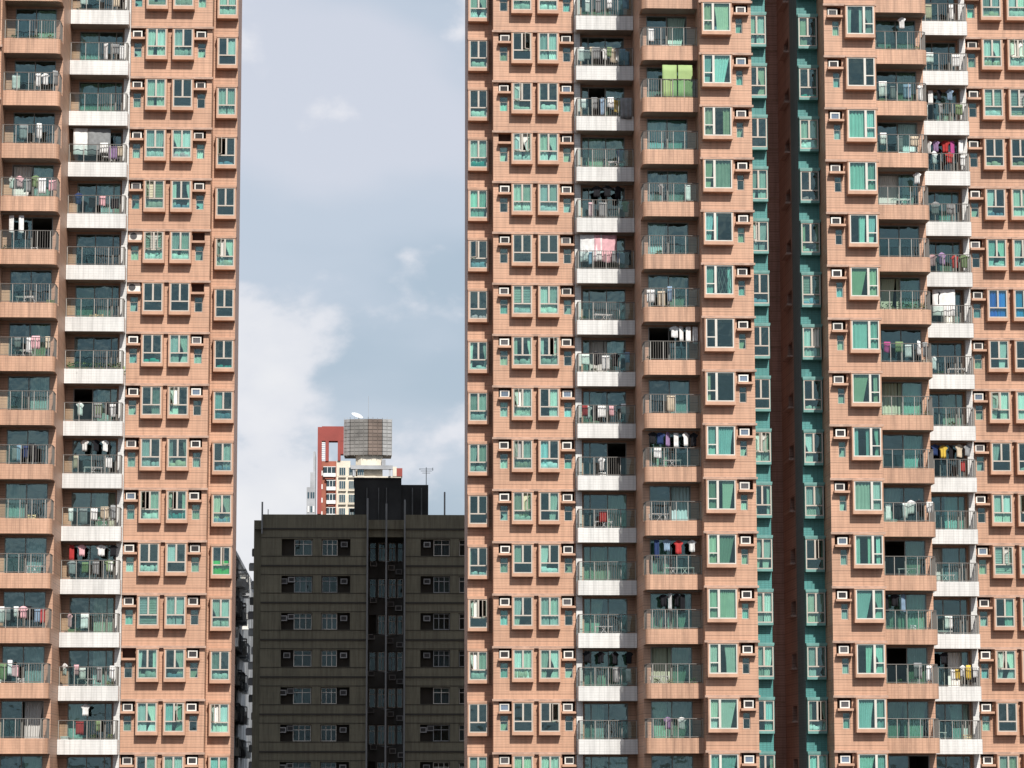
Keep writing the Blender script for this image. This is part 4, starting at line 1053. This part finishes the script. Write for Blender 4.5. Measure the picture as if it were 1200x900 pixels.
for i in range(9): ob('louvre', cached('louv', lambda: MB().box(-8.34, -7.58, YR - .1, YR + .1, 0, .2).mesh('louvre', 'plastic_white')), (0, 0, zr(65.4 + i * .42)), red)
ob('portal_cap', MB().box(-4.42, -3.83, YR - .25, YR + 3, zr(66.5), zr(69.2)).mesh('portal_cap', 'red_paint'), (0, 0, 0), red)
plan = [(-3.75, YR + 1.5), (-2.5, YR + .6), (1.25, YR - .2), (4.2, YR + .0), (6.2, YR + .7), (6.1, YR + 8), (-3.6, YR + 8)]
scn = ob('roof_screen', MB().prism(plan, zr(66.4), zr(73.7)).mesh('roof_screen', 'screen'), (0, 0, 0), red)
for fi, ((ax, ay), (bx, by)) in enumerate(zip(plan[:4], plan[1:5])):
    n = max(2, int(math.hypot(bx - ax, by - ay) / .85)); m = MB()
    for i in range(n):
        for q in range(10):
            u0, u1 = (i + .06) / n, (i + .94) / n; z0 = zr(66.35 + q * .76); z1 = z0 + .66
            a = (ax + (bx - ax) * u0, ay + (by - ay) * u0 - .12); b = (ax + (bx - ax) * u1, ay + (by - ay) * u1 - .12); t = random.uniform(-.08, .02)
            m.quad((a[0], a[1] + t, z0), (b[0], b[1] + t, z0), (b[0], b[1] - .04, z1), (a[0], a[1] - .04, z1))
    for i in range(n + 1):
        x, y = ax + (bx - ax) * i / n, ay + (by - ay) * i / n - .16; m.box(x - .035, x + .035, y - .035, y + .035, zr(66.1), zr(74.0 + random.uniform(0, .3)))
    ob('louvred_panel', m.mesh('louvred_panel', ('screen_pale', 'screen', 'screen_brown', 'screen_pale')[fi]), (0, 0, 0), scn)
drum = [(-1.3, YR + 1.6), (-.2, YR + .7), (2.6, YR + .6), (4.3, YR + .9), (4.3, YR + 8), (-1.3, YR + 8)]
ob('tank_housing', MB().prism(drum, zr(61.9), zr(66.39)).mesh('tank_housing', 'cream'), (0, 0, 0), red)
ob('roof_beam', MB().box(-2.3, 6.4, YR - .8, YR + .4, zr(63.3), zr(64.1)).box(-1.9, -1.5, YR - .6, YR + .3, zr(61.9), zr(63.29)).box(5.6, 6.0, YR - .6, YR + .3, zr(61.9), zr(63.29)).mesh('roof_beam', 'far_grey'), (0, 0, 0), red)
ob('roof_kiosk', MB().box(6.41, 7.2, YR, YR + 4, zr(61.9), zr(63.9)).mesh('roof_kiosk', 'cream'), (0, 0, 0), red)
ob('roof_kiosk', MB().box(7.21, 8.4, YR, YR + 4, zr(61.9), zr(63.6)).mesh('roof_kiosk', 'red_paint'), (0, 0, 0), red)
ob('access_door', MB().box(4.1, 4.9, YR + .2, YR + 2, zr(64.12), zr(65.4)).mesh('access_door', 'far_grey'), (0, 0, 0), red)
for r in range(4):
    z = zr(61.7 - 2.82 * r); x0 = -8.0 if r == 0 else -7.3
    b = ob('bay_window', MB().box(x0, -5.4, YR - .7, YR - .003, z, z + .75).box(x0, -5.4, YR - .7, YR - .003, z + 2.0, z + 2.12).mesh('bay_window', 'plastic_white'), (0, 0, 0), red)
    ob('pane', MB().box(x0 + .05, -5.45, YR - .62, YR - .01, z + .752, z + 1.998).mesh('pane', 'glass_far'), (0, 0, 0), b)
    for q in range(1, 3): x = x0 + (-5.4 - x0) * q / 3; ob('mullion', MB().box(x - .05, x + .05, YR - .69, YR - .63, z + .752, z + 1.998).mesh('mullion', 'plastic_white'), (0, 0, 0), b)
    ob('canopy', MB().box(x0 + .4, -5.8, YR - .9, YR - .004, z - .5, z - .35).mesh('canopy', 'brick_red'), (0, 0, 0), b)
    ob('small_window', MB().box(-8.5, -8.1, YR - .06, YR - .002, z + .3, z + 1.3).mesh('small_window', 'plastic_white'), (0, 0, 0), red)
    for x in (-4.7, -2.7, -.9):
        b = ob('window', MB().box(x, x + 1.35, YR - .1, YR + .148, z + .3, z + 2.05).mesh('frame', 'frame_pale'), (0, 0, 0), red)
        for q in range(3): ob('pane', MB().box(x + .08 + q * .42, x + .42 + q * .42, YR - .14, YR - .103, z + .4, z + 1.95).mesh('pane', 'glass_far'), (0, 0, 0), b)
        ob('planter', MB().box(x - .1, x + 1.45, YR - .4, YR + .147, z - .1, z + .2).mesh('planter', 'cream'), (0, 0, 0), red)
dish = MB(); n = 18
for j, (r, d) in enumerate(((0, 0), (.5, .05), (.95, .18), (1.3, .36))):
    for k in range(n): dish.v.append((r * math.cos(6.283 * k / n), d, r * math.sin(6.283 * k / n)))
for j in range(3):
    for k in range(n): dish.f.append((j * n + k, j * n + (k + 1) % n, (j + 1) * n + (k + 1) % n, (j + 1) * n + k))
do = tag(ob('satellite_dish', None, (-.6, YR + 3, zr(73.92))), 'white satellite dish tilted on top of the grey roof screen', 'dish')
ds = ob('reflector', dish.mesh('reflector', 'plastic_white'), (-.9, YR + 3, zr(75.3)), do); ds.rotation_euler = (R(-68), R(22), 0)
ob('stand', MB().bar((0, 0, 0), (-.3, 0, 1.3), .09, 6).mesh('stand', 'grey_metal'), (-.6, YR + 3, zr(73.92)), do)
antenna(1.3, YR + 3, zr(73.9), 5.2, 'tall thin mast on the grey screen of the far red block', 0)
fb = tag(empty('grey_block', (0, 0, 0)), 'pale grey apartment block partly behind the far red block', 'building')
m = MB().box(-11.0, -9.3, YR - 22, YR - 10, 0, zr(57.4)).box(-10.3, -9.3, YR - 21.9, YR - 10, zr(57.41), zr(60.4)).box(-9.7, -9.3, YR - 21.8, YR - 10, zr(60.41), zr(64.6))
ob('wall', m.mesh('wall', 'far_grey'), (0, 0, 0), fb)
for r in range(6):
    for x in (-10.8, -10.2, -9.75): ob('window', MB().box(x, x + .3, YR - 22.1, YR - 22.003, 0, 1.2).mesh('window', random.choice(('glass_far', 'plastic_white'))), (0, 0, zr(55.2 - 2.8 * r)), fb)
#ENDBACK
# ------------------------------------------------------------------ labels of look-alikes that share a spot say which one from the left
bykey = {}
for o, noun, verb, base, spot in PENDING.values(): bykey.setdefault((noun, base), []).append((proj(*WLOC[o.name])[0], o, verb, spot))
for (noun, base), lst in bykey.items():
    lst.sort(key=lambda t: t[0])
    for i, (x, o, verb, spot) in enumerate(lst):
        if len(lst) == 1: o['label'] = ' '.join(t for t in (noun, verb, base) if t) + (', ' + spot if spot and len((noun + verb + base + spot).split()) < 13 else '')
        else: o['label'] = '%s %s from left %s' % (ORD[i + 1], noun, base)
